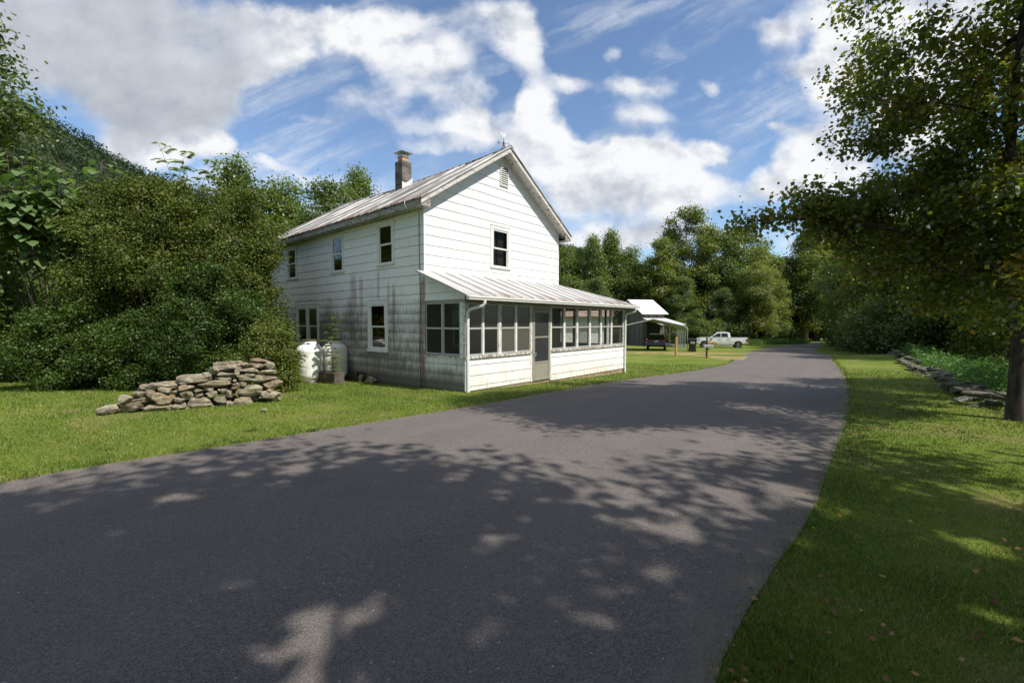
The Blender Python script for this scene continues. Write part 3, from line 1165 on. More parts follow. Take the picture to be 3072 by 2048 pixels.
# ---- lightning rods, weather vane, cables
for u in (3.28, 6.71, 9.7):
    m = MB()
    z = zr_ridge(u) + .03
    m.tube([(3.17, u, z), (3.17, u, z + .05), (3.17, u, z + .30)], [.018, .007, .004], 6)
    m.build('lightning_rod', M['galv'], house)
VU = -.06
zz = zr_ridge(VU) + .04
m = MB()
m.tube([(3.17, VU, zz), (3.17, VU, zz + .30)], .009, 6)
for dx, dy in ((.09, 0), (-.09, .0), (0, .10), (0, -.07)):
    m.tube([(3.17 + dx, VU + dy, zz - .05), (3.17 + dx * .5, VU + dy * .5, zz + .07), (3.17, VU, zz + .13)], .011, 5)
m.lathe([(.0, .12), (.03, .14), (.033, .165), (.02, .19), (0, .2)], (3.17, VU, zz), 10)
vane = m.build('weather_vane', M['wood_dark'], house)
# arms lie north-south across the view; letters stand at the ends
ad = Vector((.86, -.5, 0))
c0 = Vector((3.17, VU, zz + .14))


def arm_pt(t, up=0):
    q = c0 + ad * t
    return (q.x, q.y, q.z + up)


m = MB()
m.tube([arm_pt(-.13), arm_pt(.12)], .006, 5)
# N
for a in (-.15, -.19):
    m.tube([arm_pt(a, -.045), arm_pt(a, .05)], .006, 5)
m.tube([arm_pt(-.19, .05), arm_pt(-.15, -.045)], .006, 5)
# S
m.tube([arm_pt(.17 + .03 * math.cos(a) * (1 if k else 1), .0 + (.024 if a_up else -.024) + .024 * math.sin(a)) for k, (a, a_up) in enumerate(
    [(R(30), 1), (R(90), 1), (R(150), 1), (R(210), 1), (R(270), 1), (R(30), 0), (R(-30), 0), (R(-90), 0), (R(-150), 0)])], .006, 5)
m.build('compass_letters', M['wood_dark'], vane)
m = MB()
m.tube([arm_pt(-.21, .185), arm_pt(.2, .15)], .006, 5)
m.prism([(.17, .175), (.17, .125), (.26, .14)], lambda q, t: tuple(Vector(arm_pt(q[0], q[1])) + Vector((.5, .86, 0)) * t), -.004, .004)
m.prism([(-.21, .21), (-.21, .165), (-.26, .17), (-.25, .19), (-.26, .215)], lambda q, t: tuple(Vector(arm_pt(q[0], q[1])) + Vector((.5, .86, 0)) * t), -.004, .004)
m.build('arrow', M['galv'], vane)
m = MB()
m.prism([(0, .17), (.06, .24), (.10, .34), (.04, .31), (.0, .27), (-.05, .31), (-.13, .37), (-.09, .28)], lambda q, t: tuple(Vector(arm_pt(q[0], q[1])) + Vector((.5, .86, 0)) * t), -.005, .005)
m.build('white_wings', M['gutter'], vane)
m = MB()
m.tube([(-.022, .17, 4.62), (-.022, .165, 3.5), (-.022, .14, 2.2), (-.022, .18, 1.0), (-.025, .15, -.15)], .008, 5)
m.build('cable', M['black'], house)
m = MB()
m.tube([(-.35, .30, 4.86), (-.41, .26, 4.84), (-.43, .24, 4.75), (-.40, .23, 4.66), (-.33, .24, 4.63)], .012, 6)
m.build('eave_hook', M['galv'], house)

# ---- windows
def window(fn, a0, a1, z0, z1, trim=.11, sill=.05, units=1, cut=.03, curtain=False, midt=.5):
    """fn(a, out, z) -> local point; casing outer size a0..a1, z0..z1"""
    def bx(m, p0, p1, o0, o1, q0, q1):
        c = [fn(p0, o0, q0), fn(p1, o1, q1)]
        m.box(min(c[0][0], c[1][0]), max(c[0][0], c[1][0]), min(c[0][1], c[1][1]), max(c[0][1], c[1][1]), q0, q1)
    m = MB()
    bx(m, a0, a1, -.02, .030, z1 - trim, z1)
    bx(m, a0 - .012, a1 + .012, -.02, .042, z1 + .001, z1 + .02)
    bx(m, a0, a0 + trim, -.02, .028, z0 + sill, z1 - trim)
    bx(m, a1 - trim, a1, -.02, .028, z0 + sill, z1 - trim)
    bx(m, a0 - .02, a1 + .02, -.02, .05, z0, z0 + sill)
    if units == 2:
        mid = (a0 + a1) / 2
        bx(m, mid - trim * .6, mid + trim * .6, -.02, .028, z0 + sill, z1 - trim)
    w = m.build('window', M['trim'], house, bevel=.004)
    L, Rr = a0 + trim, a1 - trim
    spans = [(L, Rr)] if units == 1 else [(L, (a0 + a1) / 2 - trim * .6), ((a0 + a1) / 2 + trim * .6, Rr)]
    b, t = z0 + sill, z1 - trim
    mid = b + (t - b) * midt
    for s0, s1 in spans:
        f = .045
        m = MB()
        for q0, q1, o in ((b, mid + .02, -.01), (mid - .02, t, .012)):
            bx(m, s0, s0 + f, o - .03, o, q0, q1)
            bx(m, s1 - f, s1, o - .03, o, q0, q1)
            bx(m, s0 + f, s1 - f, o - .03, o, q0, q0 + f)
            bx(m, s0 + f, s1 - f, o - .03, o, q1 - f, q1)
        m.build('sash', M['trim'], w)
        m = MB()
        m.quad(fn(s0 + f, -.022, b + f), fn(s1 - f, -.022, b + f), fn(s1 - f, -.022, mid - .02), fn(s0 + f, -.022, mid - .02))
        m.quad(fn(s0 + f, -.0, mid + .02), fn(s1 - f, -.0, mid + .02), fn(s1 - f, -.0, t - f), fn(s0 + f, -.0, t - f))
        m.build('pane', M['glass'], w, recalc=False)
        if curtain:
            m = MB()
            n = 26
            cw = (s1 - s0) * .42
            for base in (s0 + .02, s1 - .02 - cw):
                pts = [(base + cw * i / n, -.16 + .022 * math.sin(i * 1.7)) for i in range(n + 1)]
                for i in range(n):
                    m.quad(fn(pts[i][0], pts[i][1], b + .05), fn(pts[i + 1][0], pts[i + 1][1], b + .05), fn(pts[i + 1][0], pts[i + 1][1], t), fn(pts[i][0], pts[i][1], t))
            m.build('curtain', M['curtain'], w, recalc=False)
    return w


FL = lambda a, o, z: (-o, a, z)
FG = lambda a, o, z: (a, -o, z)
window(FL, 7.33, 8.17, 3.26, 4.50)
window(FL, 4.02, 4.86, 3.28, 4.56)
window(FL, 1.30, 2.16, 3.31, 4.58)
window(FL, 5.74, 7.46, .82, 2.30, units=2, trim=.13)
window(FL, 1.65, 2.69, .77, 2.32, trim=.14, sill=.10)
window(FG, 2.60, 3.54, 3.35, 4.67, curtain=True)
# gable louvre
m = MB()
for i in range(9):
    z = 6.0 + i * .066
    m.add([(3.06, -.018, z + .030), (3.41, -.018, z + .030), (3.41, -.040, z), (3.06, -.040, z), (3.06, -.018, z + .036), (3.41, -.018, z + .036), (3.41, -.040, z + .008), (3.06, -.040, z + .008)],
          [(0, 1, 2, 3), (4, 5, 6, 7), (3, 2, 6, 7)])
m.box(3.04, 3.07, -.045, .0, 5.97, 6.62)
m.box(3.40, 3.43, -.045, .0, 5.97, 6.62)
m.box(3.07, 3.40, -.045, .0, 6.59, 6.62)
m.box(3.07, 3.40, -.045, .0, 5.965, 5.985)
gv = m.build('gable_vent', M['trim'], house)
m = MB()
m.box(3.07, 3.40, -.013, -.0125, 5.985, 6.59)
m.build('vent_backing', M['dark'], gv)

# ---- porch
m = MB()
shingle_wall(m, lambda a, o, z: (a, -PD - o, z), .0, 2.62, -.06, lambda a: .745, seed=11)
shingle_wall(m, lambda a, o, z: (a, -PD - o, z), 3.66, PW, -.135, lambda a: .745, seed=12)
shingle_wall(m, lambda a, o, z: (PW + o, a, z), -PD, 2.3, -.2, lambda a: .745, step=.4, seed=13)
m.box(-.012, .03, -PD - .014, -PD + .02, -.06, .745)
m.build('porch_wall', M['siding'], house)
m = MB()
m.box(.02, PW - .02, -PD + .02, -PD + .14, -.75, -.03)
m.box(PW - .14, PW - .02, -PD + .14, 2.3, -.85, -.03)
m.build('porch_foundation', M['concrete'], house)
m = MB()
m.box(.03, PW - .03, -PD + .03, -.01, -.03, .0)
m.box(HW + .01, PW - .03, -.01, 2.3, -.03, .0)
m.build('porch_floor', M['floor_wood'], house)
m = MB()
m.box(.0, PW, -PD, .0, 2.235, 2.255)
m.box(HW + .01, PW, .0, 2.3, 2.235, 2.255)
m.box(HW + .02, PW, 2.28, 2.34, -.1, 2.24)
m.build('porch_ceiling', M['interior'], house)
# sills and header
m = MB()
m.box(-.03, 2.62, -PD - .05, -PD + .06, .747, .805)
m.box(3.66, PW + .03, -PD - .05, -PD + .06, .747, .805)
m.box(-.045, .05, -PD + .062, -.03, .75, .80)
m.box(PW - .05, PW + .045, -PD + .062, 2.3, .75, .80)
m.build('porch_sill', M['peel'], house)
m = MB()
m.box(-.012, PW + .012, -PD - .012, -PD + .09, 2.135, 2.232)
m.box(-.012, .05, -PD + .092, .0, 2.165, 2.232)
m.box(PW - .05, PW + .012, -PD + .092, 2.3, 2.135, 2.232)
m.build('porch_header', M['alu_tan'], house)


def porch_post(x0, x1, mat='peel_post', y0=-PD - .010, y1=-PD + .08, z0=.808, z1=2.133):
    m = MB()
    m.box(x0, x1, y0, y1, z0, z1)
    return m.build('porch_post', M[mat], house)


porch_post(-.010, .10, 'trim_old')
for a, b in ((.61, .665), (1.22, 1.335), (1.93, 1.995), (4.345, 4.43), (5.10, 5.20), (5.93, 6.02), (6.70, 6.80), (7.50, 7.585), (8.47, 8.585)):
    porch_post(a, b, 'trim' if b - a < .09 else 'peel_post')
porch_post(2.61, 2.70, 'peel_post', z0=-.08)
porch_post(3.59, 3.675, 'peel_post', z0=-.12)


def porch_window(fn, a0, a1, z0=.812, z1=2.13, rail=1.5, dense=0):
    m = MB()

    def bx(p0, p1, o0, o1, q0, q1):
        c = [fn(p0, o0, q0), fn(p1, o1, q1)]
        m.box(min(c[0][0], c[1][0]), max(c[0][0], c[1][0]), min(c[0][1], c[1][1]), max(c[0][1], c[1][1]), q0, q1)
    f = .032
    bx(a0, a0 + f, -.035, -.004, z0, z1)
    bx(a1 - f, a1, -.035, -.004, z0, z1)
    bx(a0 + f, a1 - f, -.035, -.004, z0, z0 + .045)
    bx(a0 + f, a1 - f, -.035, -.004, z1 - .03, z1)
    bx(a0 + f, a1 - f, -.04, .0, rail - .025, rail + .025)
    w = m.build('porch_window', M['alu'], house)
    for q0, q1, d in ((z0 + .045, rail - .025, dense & 1), (rail + .025, z1 - .03, dense & 2)):
        m = MB()
        m.quad(fn(a0 + f, -.02, q0), fn(a1 - f, -.02, q0), fn(a1 - f, -.02, q1), fn(a0 + f, -.02, q1))
        m.build('screen', M['screen_dense' if d else ('screen_open' if dense & 4 else 'screen')], w, recalc=False)
    return w


FP = lambda a, o, z: (a, -PD - o, z)
for a, b, d in ((.10, .61, 0), (.665, 1.22, 0), (1.335, 1.93, 1), (1.995, 2.61, 1), (3.675, 4.345, 0), (4.43, 5.10, 4), (5.20, 5.93, 4), (6.02, 6.70, 4), (6.80, 7.50, 4), (7.585, 8.47, 0)):
    porch_window(FP, a, b, dense=d)
for a, b, d in ((-.71, -.055, 0), (-1.385, -.755, 0)):
    porch_window(FL, a, b, z1=2.16, dense=0)
porch_post(-.012, .03, 'alu', -.752, -.712, .802, 2.163)
FR = lambda a, o, z: (PW + o, a, z)
for i in range(5):
    a = -1.48 + i * .74
    m = MB()
    m.box(PW - .07, PW, a - .07, a, .80, 2.133)
    m.build('porch_post', M['alu_tan'], house)
    m = MB()
    m.box(PW - .05, PW - .01, a + .0, a + .67, 1.48, 1.52)
    m.box(PW - .05, PW - .01, a + .0, a + .03, .802, 1.48)
    m.build('porch_window', M['alu'], house)
# inner door and window on the house wall behind the screens
m = MB()
m.box(1.0, 1.62, -.04, -.002, .95, 2.0)
iw = m.build('inner_window', M['trim'], house)
m = MB()
m.box(1.07, 1.55, -.05, -.042, 1.02, 1.93)
m.build('pane', M['car_glass'], iw)
m = MB()
m.box(4.6, 5.5, -.05, -.002, .0, 2.05)
m.build('inner_door', M['dark'], house)
# storm door
m = MB()
for x0, x1, z0, z1 in ((2.705, 2.81, -.07, 2.02), (3.49, 3.585, -.07, 2.02), (2.81, 3.49, -.07, .0), (2.81, 3.49, .44, .49), (2.81, 3.49, 1.19, 1.235), (2.81, 3.49, 1.94, 2.02)):
    m.box(x0, x1, -PD - .022, -PD + .02, z0, z1)
door = m.build('storm_door', M['alu_tan'], house, bevel=.004)
m = MB()
m.box(2.81, 3.49, -PD - .010, -PD + .0, .0, .44)
m.build('kick_panel', M['alu_tan'], door)
m = MB()
for z0, z1 in ((.49, 1.19), (1.235, 1.94)):
    m.quad((2.81, -PD - .004, z0), (3.49, -PD - .004, z0), (3.49, -PD - .004, z1), (2.81, -PD - .004, z1))
m.build('screen', M['screen_dense'], door, recalc=False)
door.children[-1].data.materials[0] = material('door_screen', m_screen(.72, (.05, .052, .056)))
m = MB()
m.tube([(2.765, -PD - .02, .74), (2.765, -PD - .06, .75), (2.80, -PD - .075, .76), (2.765, -PD - .07, .66)], .014, 6)
m.build('handle', M['chrome'], door)
m = MB()
m.box(2.70, 3.59, -PD - .006, -PD + .05, 2.03, 2.132)
m.build('door_transom', M['alu_tan'], house)

# porch roof: main slope with standing seams and the hip turning the right corner
PE, PZ = -1.93, 2.305          # eave line
HXR = 8.92


def pr_z(y):
    return 3.03 + (y) * (3.03 - PZ) / (-PE)


def right_limit(y):            # hip line
    return HW + (HXR - HW) * (y / PE)


m = MB()
seams = list(np.arange(-.28, HXR, .52))
th = .02
for i, x0 in enumerate(seams):
    x1 = min(x0 + .52, HXR)
    ys = np.linspace(0, PE, 9)
    for j in range(8):
        ya, yb = ys[j], ys[j + 1]
        xa0, xa1 = min(x0, right_limit(ya)), min(x1, right_limit(ya))
        xb0, xb1 = min(x0, right_limit(yb)), min(x1, right_limit(yb))
        if xb1 - xb0 < 1e-4:
            continue
        w = lambda x, y: .006 * math.sin(x * 5 + y * 3)
        m.quad((xa0, ya, pr_z(ya) + w(xa0, ya)), (xb0, yb, pr_z(yb) + w(xb0, yb)), (xb1, yb, pr_z(yb) + w(xb1, yb)), (xa1, ya, pr_z(ya) + w(xa1, ya)))
    # seam
    ytop = 0 if x0 <= HW else PE * (x0 - HW) / (HXR - HW)
    if x0 > -.2:
        h = .028
        for sx in (-.008, .008):
            m.quad((x0 + sx, ytop, pr_z(ytop)), (x0 + sx, PE, pr_z(PE)), (x0 + sx * .4, PE, pr_z(PE) + h), (x0 + sx * .4, ytop, pr_z(ytop) + h))
m.quad((-.28, 0, pr_z(0)), (-.28, PE, pr_z(PE)), (-.28, PE, pr_z(PE) - .045), (-.28, 0, pr_z(0) - .045))
m.quad((-.28, PE, pr_z(PE)), (HXR, PE, PZ), (HXR, PE, PZ - .03), (-.28, PE, PZ - .03))
m.quad((-.28, 0, pr_z(0) - .045), (-.28, PE, pr_z(PE) - .045), (.0, PE, pr_z(PE) - .045), (.0, 0, pr_z(0) - .045))
pr = m.build('porch_roof', M['porch_roof'], house, recalc=False)
pr['label'] = 'silver standing seam porch roof with rust along the eave'
m = MB()
m.quad((HW, 0, 3.03), (HXR, PE, PZ), (HXR, 2.6, PZ), (HW, 2.6, 3.03))
m.quad((HW, 2.6, 3.03), (HXR, 2.6, PZ), (HXR, 2.6, PZ - .4), (HW, 2.6, PZ - .4))
m.tube([(HW, 0, 3.035), (HXR, PE, PZ + .005)], .022, 6)
m.build('porch_roof', M['porch_roof'], house, recalc=False)['label'] = 'porch roof slope turning the far corner'
# soffit and gutter
m = MB()
m.box(-.02, HXR - .02, PE + .005, -PD - .013, 2.225, 2.245)
m.box(-.02, HXR - .02, PE - .0, PE + .02, 2.19, 2.27)
m.build('porch_soffit', M['alu_tan'], house)
m = MB()
prof = [(.0, .075), (-.012, .075), (-.10, .085), (-.105, .062), (-.085, .03), (-.08, .0), (.0, .0)]
m.prism(prof, lambda q, t: (t, PE - .002 + q[0], 2.195 + q[1]), -.30, HXR + .10)
gut = m.build('gutter', M['gutter'], house)


def downspout(x, turn):
    m = MB()
    yq = PE - .05
    pts = [(x + turn * .22, yq, 2.20), (x + turn * .22, yq, 2.12), (x + turn * .20, yq + .03, 2.06), (x + turn * .05, -PD - .09, 1.98), (x, -PD - .055, 1.90), (x, -PD - .05, 1.7), (x, -PD - .05, -.10 if x < 2 else -.36)]
    m.tube(pts, .042, 8)
    return m.build('downspout', M['gutter'], house, smooth=False)


downspout(.045, 1)
downspout(PW - .02, .6)

# rear lean-to seen past the far left corner
m = MB()
shingle_wall(m, lambda a, o, z: (.35 - o, a, z), HL, HL + 2.6, -.4, lambda a: 1.95, step=.3, seed=21)
m.box(.36, 4.5, HL + 2.55, HL + 2.6, -.4, 1.95)
m.build('rear_wing_wall', M['siding'], house)
m = MB()
for x0, x1, z0, z1 in ((-.15, 2.0, 1.98, 2.95), (2.0, 4.6, 2.95, 1.98)):
    m.add([(x0, HL + .0, z0), (x1, HL + .0, z1), (x1, HL + 2.8, z1), (x0, HL + 2.8, z0), (x0, HL + .0, z0 - .07), (x1, HL + .0, z1 - .07), (x1, HL + 2.8, z1 - .07), (x0, HL + 2.8, z0 - .07)],
          [(0, 1, 2, 3), (7, 6, 5, 4), (0, 3, 7, 4), (1, 0, 4, 5), (3, 2, 6, 7)])
m.build('rear_wing_roof', M['galv'], house)


# ================================================================ stones
def stone_mesh(seed, w, h, d, boxy=.55, mat='stone'):
    rng = np.random.RandomState(seed)
    bm = bmesh.new()
    bmesh.ops.create_icosphere(bm, subdivisions=4, radius=1)
    dirs = rng.normal(size=(12, 3))
    dirs /= np.linalg.norm(dirs, axis=1)[:, None]
    offs = rng.uniform(.60, .95, 12)
    ph = rng.uniform(0, 6, 6)
    for v in bm.verts:
        c = np.array(v.co)
        p = np.sign(c) * np.abs(c) ** boxy
        for q, o in zip(dirs, offs):           # chop flat facets
            t = p @ q - o
            if t > 0:
                p = p - q * t * .97
        n = .05 * math.sin(3 * p[0] + ph[0] + 2 * p[2]) + .04 * math.sin(6 * p[1] + ph[1] + 3 * p[0]) + .035 * math.sin(9 * p[2] + ph[2]) + rng.uniform(-.008, .008)
        p = p * (1 + n)
        v.co = (p[0] * w / 2 * 1.04, p[1] * d / 2, p[2] * h / 2 * 1.06)
    me = bpy.data.meshes.new('stone')
    bm.to_mesh(me)
    bm.free()
    me.materials.append(M[mat])
    for p in me.polygons:
        p.use_smooth = True
    me.set_sharp_from_angle(angle=R(24))
    md = me
    return md


STONES = [(0.11, 0.07, 0.31, 0.16, 0), (0.35, 0.23, 0.24, 0.16, -15), (0.43, 0.1, 0.31, 0.17, 0), (0.54, 0.21, 0.27, 0.12, -10), (0.54, 0.32, 0.21, 0.12, 20), (0.72, 0.35, 0.17, 0.09, -12), (0.74, 0.29, 0.17, 0.11, -10), (0.79, 0.44, 0.46, 0.1, -6), (0.94, 0.37, 0.24, 0.14, -8), (0.87, 0.22, 0.46, 0.22, -10), (0.82, 0.02, 0.4, 0.17, -5), (1.14, 0.14, 0.18, 0.14, 5), (1.25, 0.25, 0.2, 0.17, -20), (1.23, 0.39, 0.3, 0.14, -2), (1.38, 0.53, 0.56, 0.16, -3), (1.44, 0.31, 0.18, 0.09, 0), (1.45, 0.22, 0.16, 0.08, -8), (1.47, 0.08, 0.4, 0.21, 0), (1.62, 0.32, 0.16, 0.08, 0), (1.64, 0.24, 0.19, 0.12, -8), (1.69, 0.42, 0.55, 0.15, -3), (1.86, 0.52, 0.3, 0.09, 0), (1.9, 0.6, 0.32, 0.13, 0), (1.73, 0.69, 0.25, 0.14, -8), (1.94, 0.76, 0.48, 0.17, -8), (1.78, 0.3, 0.08, 0.08, 0), (1.86, 0.27, 0.13, 0.1, -15), (1.96, 0.22, 0.14, 0.15, 0), (1.8, 0.11, 0.25, 0.14, 5), (2.25, 0.78, 0.16, 0.1, -20), (2.5, 0.85, 0.31, 0.1, -4), (2.44, 0.76, 0.27, 0.12, 8), (2.69, 0.74, 0.22, 0.17, 0), (2.31, 0.66, 0.34, 0.1, 0), (2.3, 0.57, 0.28, 0.08, -10), (2.63, 0.6, 0.35, 0.09, 0), (2.49, 0.47, 0.68, 0.18, 0), (2.72, 0.33, 0.39, 0.19, 0), (2.32, 0.23, 0.39, 0.22, 0), (2.21, 0.36, 0.16, 0.12, 0), (2.05, 0.31, 0.12, 0.06, 0), (2.09, 0.24, 0.07, 0.09, 0), (2.72, 0.13, 0.37, 0.16, 0), (2.67, 0.22, 0.1, 0.06, 0), (2.21, 0.03, 0.35, 0.19, 0), (2.05, 0.0, 0.1, 0.13, 0), (1.95, 0.01, 0.12, 0.1, 0), (1.8, -0.05, 0.2, 0.11, 0), (1.13, 0.04, 0.25, 0.11, -15), (1.58, -0.03, 0.29, 0.1, 0), (2.1, 0.63, 0.09, 0.18, 0), (1.28, -0.02, 0.14, 0.07, 0), (2.84, 0.03, 0.09, 0.08, 0), (2.06, 0.45, 0.07, 0.1, 0), (2.07, 0.37, 0.14, 0.12, 0), (1.58, 0.62, 0.16, 0.07, 0)]
sw = thing('stone_wall', 'tumbled dry stone wall of brown field stones in front of the dark green hedge', 'stone wall', (-7.3, 8.0, 0), math.atan2(.5539, .8326))
rng = np.random.RandomState(4)
for i, (s, z, w, h, a) in enumerate(STONES):
    d = rng.uniform(.26, .42) * (1 if w > .2 else .7)
    o = link('stone', stone_mesh(100 + i, w * 1.05, h * 1.12, d), sw, (s, .03 + d * .38 + max(z, 0) * .10 + rng.uniform(-.03, .03), z))
    o.rotation_euler = (rng.uniform(-.08, .08), R((a + 5) * .5), rng.uniform(-.12, .12))
for i in range(44):        # stones of the second face, just behind the first
    s = .55 + 2.25 * (i % 11) / 11 + rng.uniform(-.06, .06)
    top = .38 + .36 * max(0, (s - .6) / 2.1)
    z = .05 + (i // 11) * top * .29
    w = rng.uniform(.26, .42)
    o = link('stone', stone_mesh(300 + i, w, rng.uniform(.13, .2), .34), sw, (s, .44 + rng.uniform(-.03, .06), z))
    o.rotation_euler = (0, rng.uniform(-.12, .12), rng.uniform(-.2, .2))

# low wall on the right
lw = thing('stone_wall', 'long low crumbling stone wall edging the grass verge on the right of the road', 'stone wall', (8.75, 8.1, 0))
WALL_R = [(8.75, 8.1), (9.4, 8.95), (10.71, 10.66), (12.87, 13.51), (16.38, 18.2), (20.6, 24.0), (24.28, 29.13)]
wl = resample(WALL_R, .3)
rng = np.random.RandomState(9)
cnt = 0
acc = 0
for i in range(1, len(wl)):
    (xa, ya), (x, y) = wl[i - 1], wl[i]
    seg = math.hypot(x - xa, y - ya)
    acc += seg
    dist = math.hypot(x, y)
    gap = .20 if dist < 17 else .30
    # the wall is broken here and there
    while acc > gap and cnt < 97:
        acc -= gap
        k = rng.uniform()
        if 11.5 < dist < 12.6 or (19.8 < dist < 21 and k < .6):
            continue
        w = rng.uniform(.28, .62)
        h = rng.uniform(.10, .22)
        ox = rng.uniform(-.28, .28)
        lay = 0 if rng.uniform() < .55 else (.13 if rng.uniform() < .75 else .23)
        px, py = x + .806 * ox, y - .592 * ox
        g0 = float(gz(px - .3, py + .3))
        o = link('stone', stone_mesh(500 + cnt, w, h, rng.uniform(.25, .42), mat='stone_moss'), lw, (px - 8.75, py - 8.1, g0 + h * .10 + lay))
        o.rotation_euler = (rng.uniform(-.2, .2), rng.uniform(-.15, .15), math.atan2(.806, .592) + rng.uniform(-.5, .5))
        cnt += 1

tag(link('rock', stone_mesh(900, .12, .07, .1), None, (-4.6, 8.35, .02)), 'small pale rock lying in the grass below the stone wall', 'rock')

# dead branches on the stone wall
m = MB()
rng = np.random.RandomState(2)
for i in range(7):
    a = rng.uniform(-.2, .2)
    x0 = rng.uniform(-.25, .1)
    z0 = rng.uniform(0, .12)
    L = rng.uniform(.5, .9)
    m.tube([(x0, .06 * i, z0), (x0 + L * .5, .06 * i + a * .3, z0 + .05), (x0 + L, .06 * i + a * .5, z0 + rng.uniform(.03, .16))], [.018, .016, .008], 6)
tag(m.build('dead_branches', M['twig'], None, smooth=True, loc=(-6.35, 9.15, .46)), 'grey dead sticks lying on the back of the tumbled stone wall', 'branches')


# ================================================================ propane tanks
def propane_tank(loc, label, rz=0):
    t = thing('propane_tank', label, 'propane tank', loc, rz)
    r, h = .378, .90
    pr = [(0, 0.03), (.20, .035), (.30, .06), (r * .96, .14), (r, .22), (r, h), (r * .985, h + .07), (r * .90, h + .14), (r * .72, h + .20), (r * .45, h + .235), (0, h + .25)]
    m = MB()
    m.lathe(pr, sides=40)
    m.build('body', M['tank'], t, smooth=True)
    m = MB()
    m.lathe([(r * .72, 0), (r * .72, .10)], sides=32)
    m.build('foot_ring', M['tank'], t, smooth=True)
    m = MB()
    m.lathe([(r + .004, h - .012), (r + .007, h), (r + .004, h + .012)], sides=40)
    m.build('weld_seam', M['tank'], t, smooth=True)
    m = MB()
    m.lathe([(.20, h + .20), (.20, h + .345), (.205, h + .345), (.205, h + .20)], sides=28)
    c = m.build('collar', M['tank'], t, smooth=True)
    m = MB()
    m.lathe([(0, h + .375), (.21, h + .37), (.222, h + .355), (.222, h + .335), (.212, h + .335)], sides=28)
    m.build('lid', M['wood_dark'], t, smooth=True)
    m = MB()
    m.box(-.05, .05, -.215, -.206, h + .245, h + .275)
    m.build('collar_slot', M['dark'], c)
    return t


propane_tank((-6.2, 13.9, -.14), 'white upright propane tank in full sun, half behind the leafy sapling', .3)
propane_tank((-5.64, 14.45, -.14), 'white propane tank in shade behind the dark block, against the house wall', -.2)
m = MB()
m.box(-.42, .42, -.3, .3, 0, .10)
tag(m.build('concrete_pad', M['concrete'], None, bevel=.015, loc=(-6.22, 13.75, -.27)), 'thin concrete slab under the sunlit propane tank', 'slab')
bo = house_world(-.93, 3.30, -.30)
m = MB()
m.box(-.16, .16, -.52, .52, 0, .22)
m.box(-.15, .17, -.50, -.01, .223, .47)
m.box(-.17, .15, .01, .51, .223, .47)
b = m.build('block_stack', M['block'], None, bevel=.012, loc=tuple(bo))
b.rotation_euler = (0, 0, HRZ + .02)
tag(b, 'dark mossy concrete blocks stacked in front of the shaded propane tank', 'blocks')
for i, (v, u, w, h, lab) in enumerate([(-.12, 2.95, .24, .34, 'upright rough stone leaning at the foot of the stained wall'), (-.16, 2.35, .55, .24, 'flat wide stone lying at the foot of the stained wall')]):
    p = house_world(v, u, 0)
    o = link('rock', stone_mesh(920 + i, w, h, .22), None, (p.x, p.y, float(gz(p.x, p.y)) + h * .35), HRZ + R(90))
    tag(o, lab, 'rock')


# ================================================================ yard: post, mailbox, bin, carport, car, barn, truck
def gzf(x, y):
    return float(gz(x, y))


m = MB()
m.box(-.055, .055, -.055, .055, -.2, 1.26)
m.add([(-.055, -.055, 1.26), (.055, -.055, 1.26), (.055, .055, 1.26), (-.055, .055, 1.26), (0, 0, 1.29)], [(0, 1, 4), (1, 2, 4), (2, 3, 4), (3, 0, 4)])
o = m.build('wooden_post', M['wood_post'], None, loc=(10.59, 29.33, gzf(10.59, 29.33)))
o.rotation_euler = (0, .02, .3)
tag(o, 'square yellow brown timber post standing alone in the lawn', 'post')

mx, my = 11.95, 27.88
mbx = thing('mailbox_stand', 'tan mailbox and white newspaper box on a dark wooden post by the road', 'mailbox', (mx, my, gzf(mx, my)), R(-22))
m = MB()
m.box(-.05, .05, -.05, .05, -.2, 1.28)
m.box(.051, .42, -.04, .04, .74, .80)
m.box(-.02, .14, -.03, .03, .52, .60)
m.build('post', M['wood_dark'], mbx)
m = MB()
prof = [(-.09, 0), (.09, 0), (.09, .12)] + [(.09 * math.cos(a), .12 + .09 * math.sin(a)) for a in np.linspace(.3, 2.84, 9)] + [(-.09, .12)]
m.prism(prof, lambda q, t: (t, q[0], .82 + q[1]), .06, .58)
mb_ = m.build('mailbox', M['mailbox'], mbx)
m = MB()
m.box(.30, .34, -.105, -.092, .86, .98)
m.build('flag', M['red'], mb_)
m = MB()
m.box(-.16, .36, -.17, -.056, .68, .83)
nb = m.build('newspaper_box', M['plate'], mbx, bevel=.012)
m = MB()
for i in range(9):
    m.box(-.12 + i * .05, -.086 + i * .05, -.174, -.171, .735, .785)
m.build('lettering', M['galv'], nb)


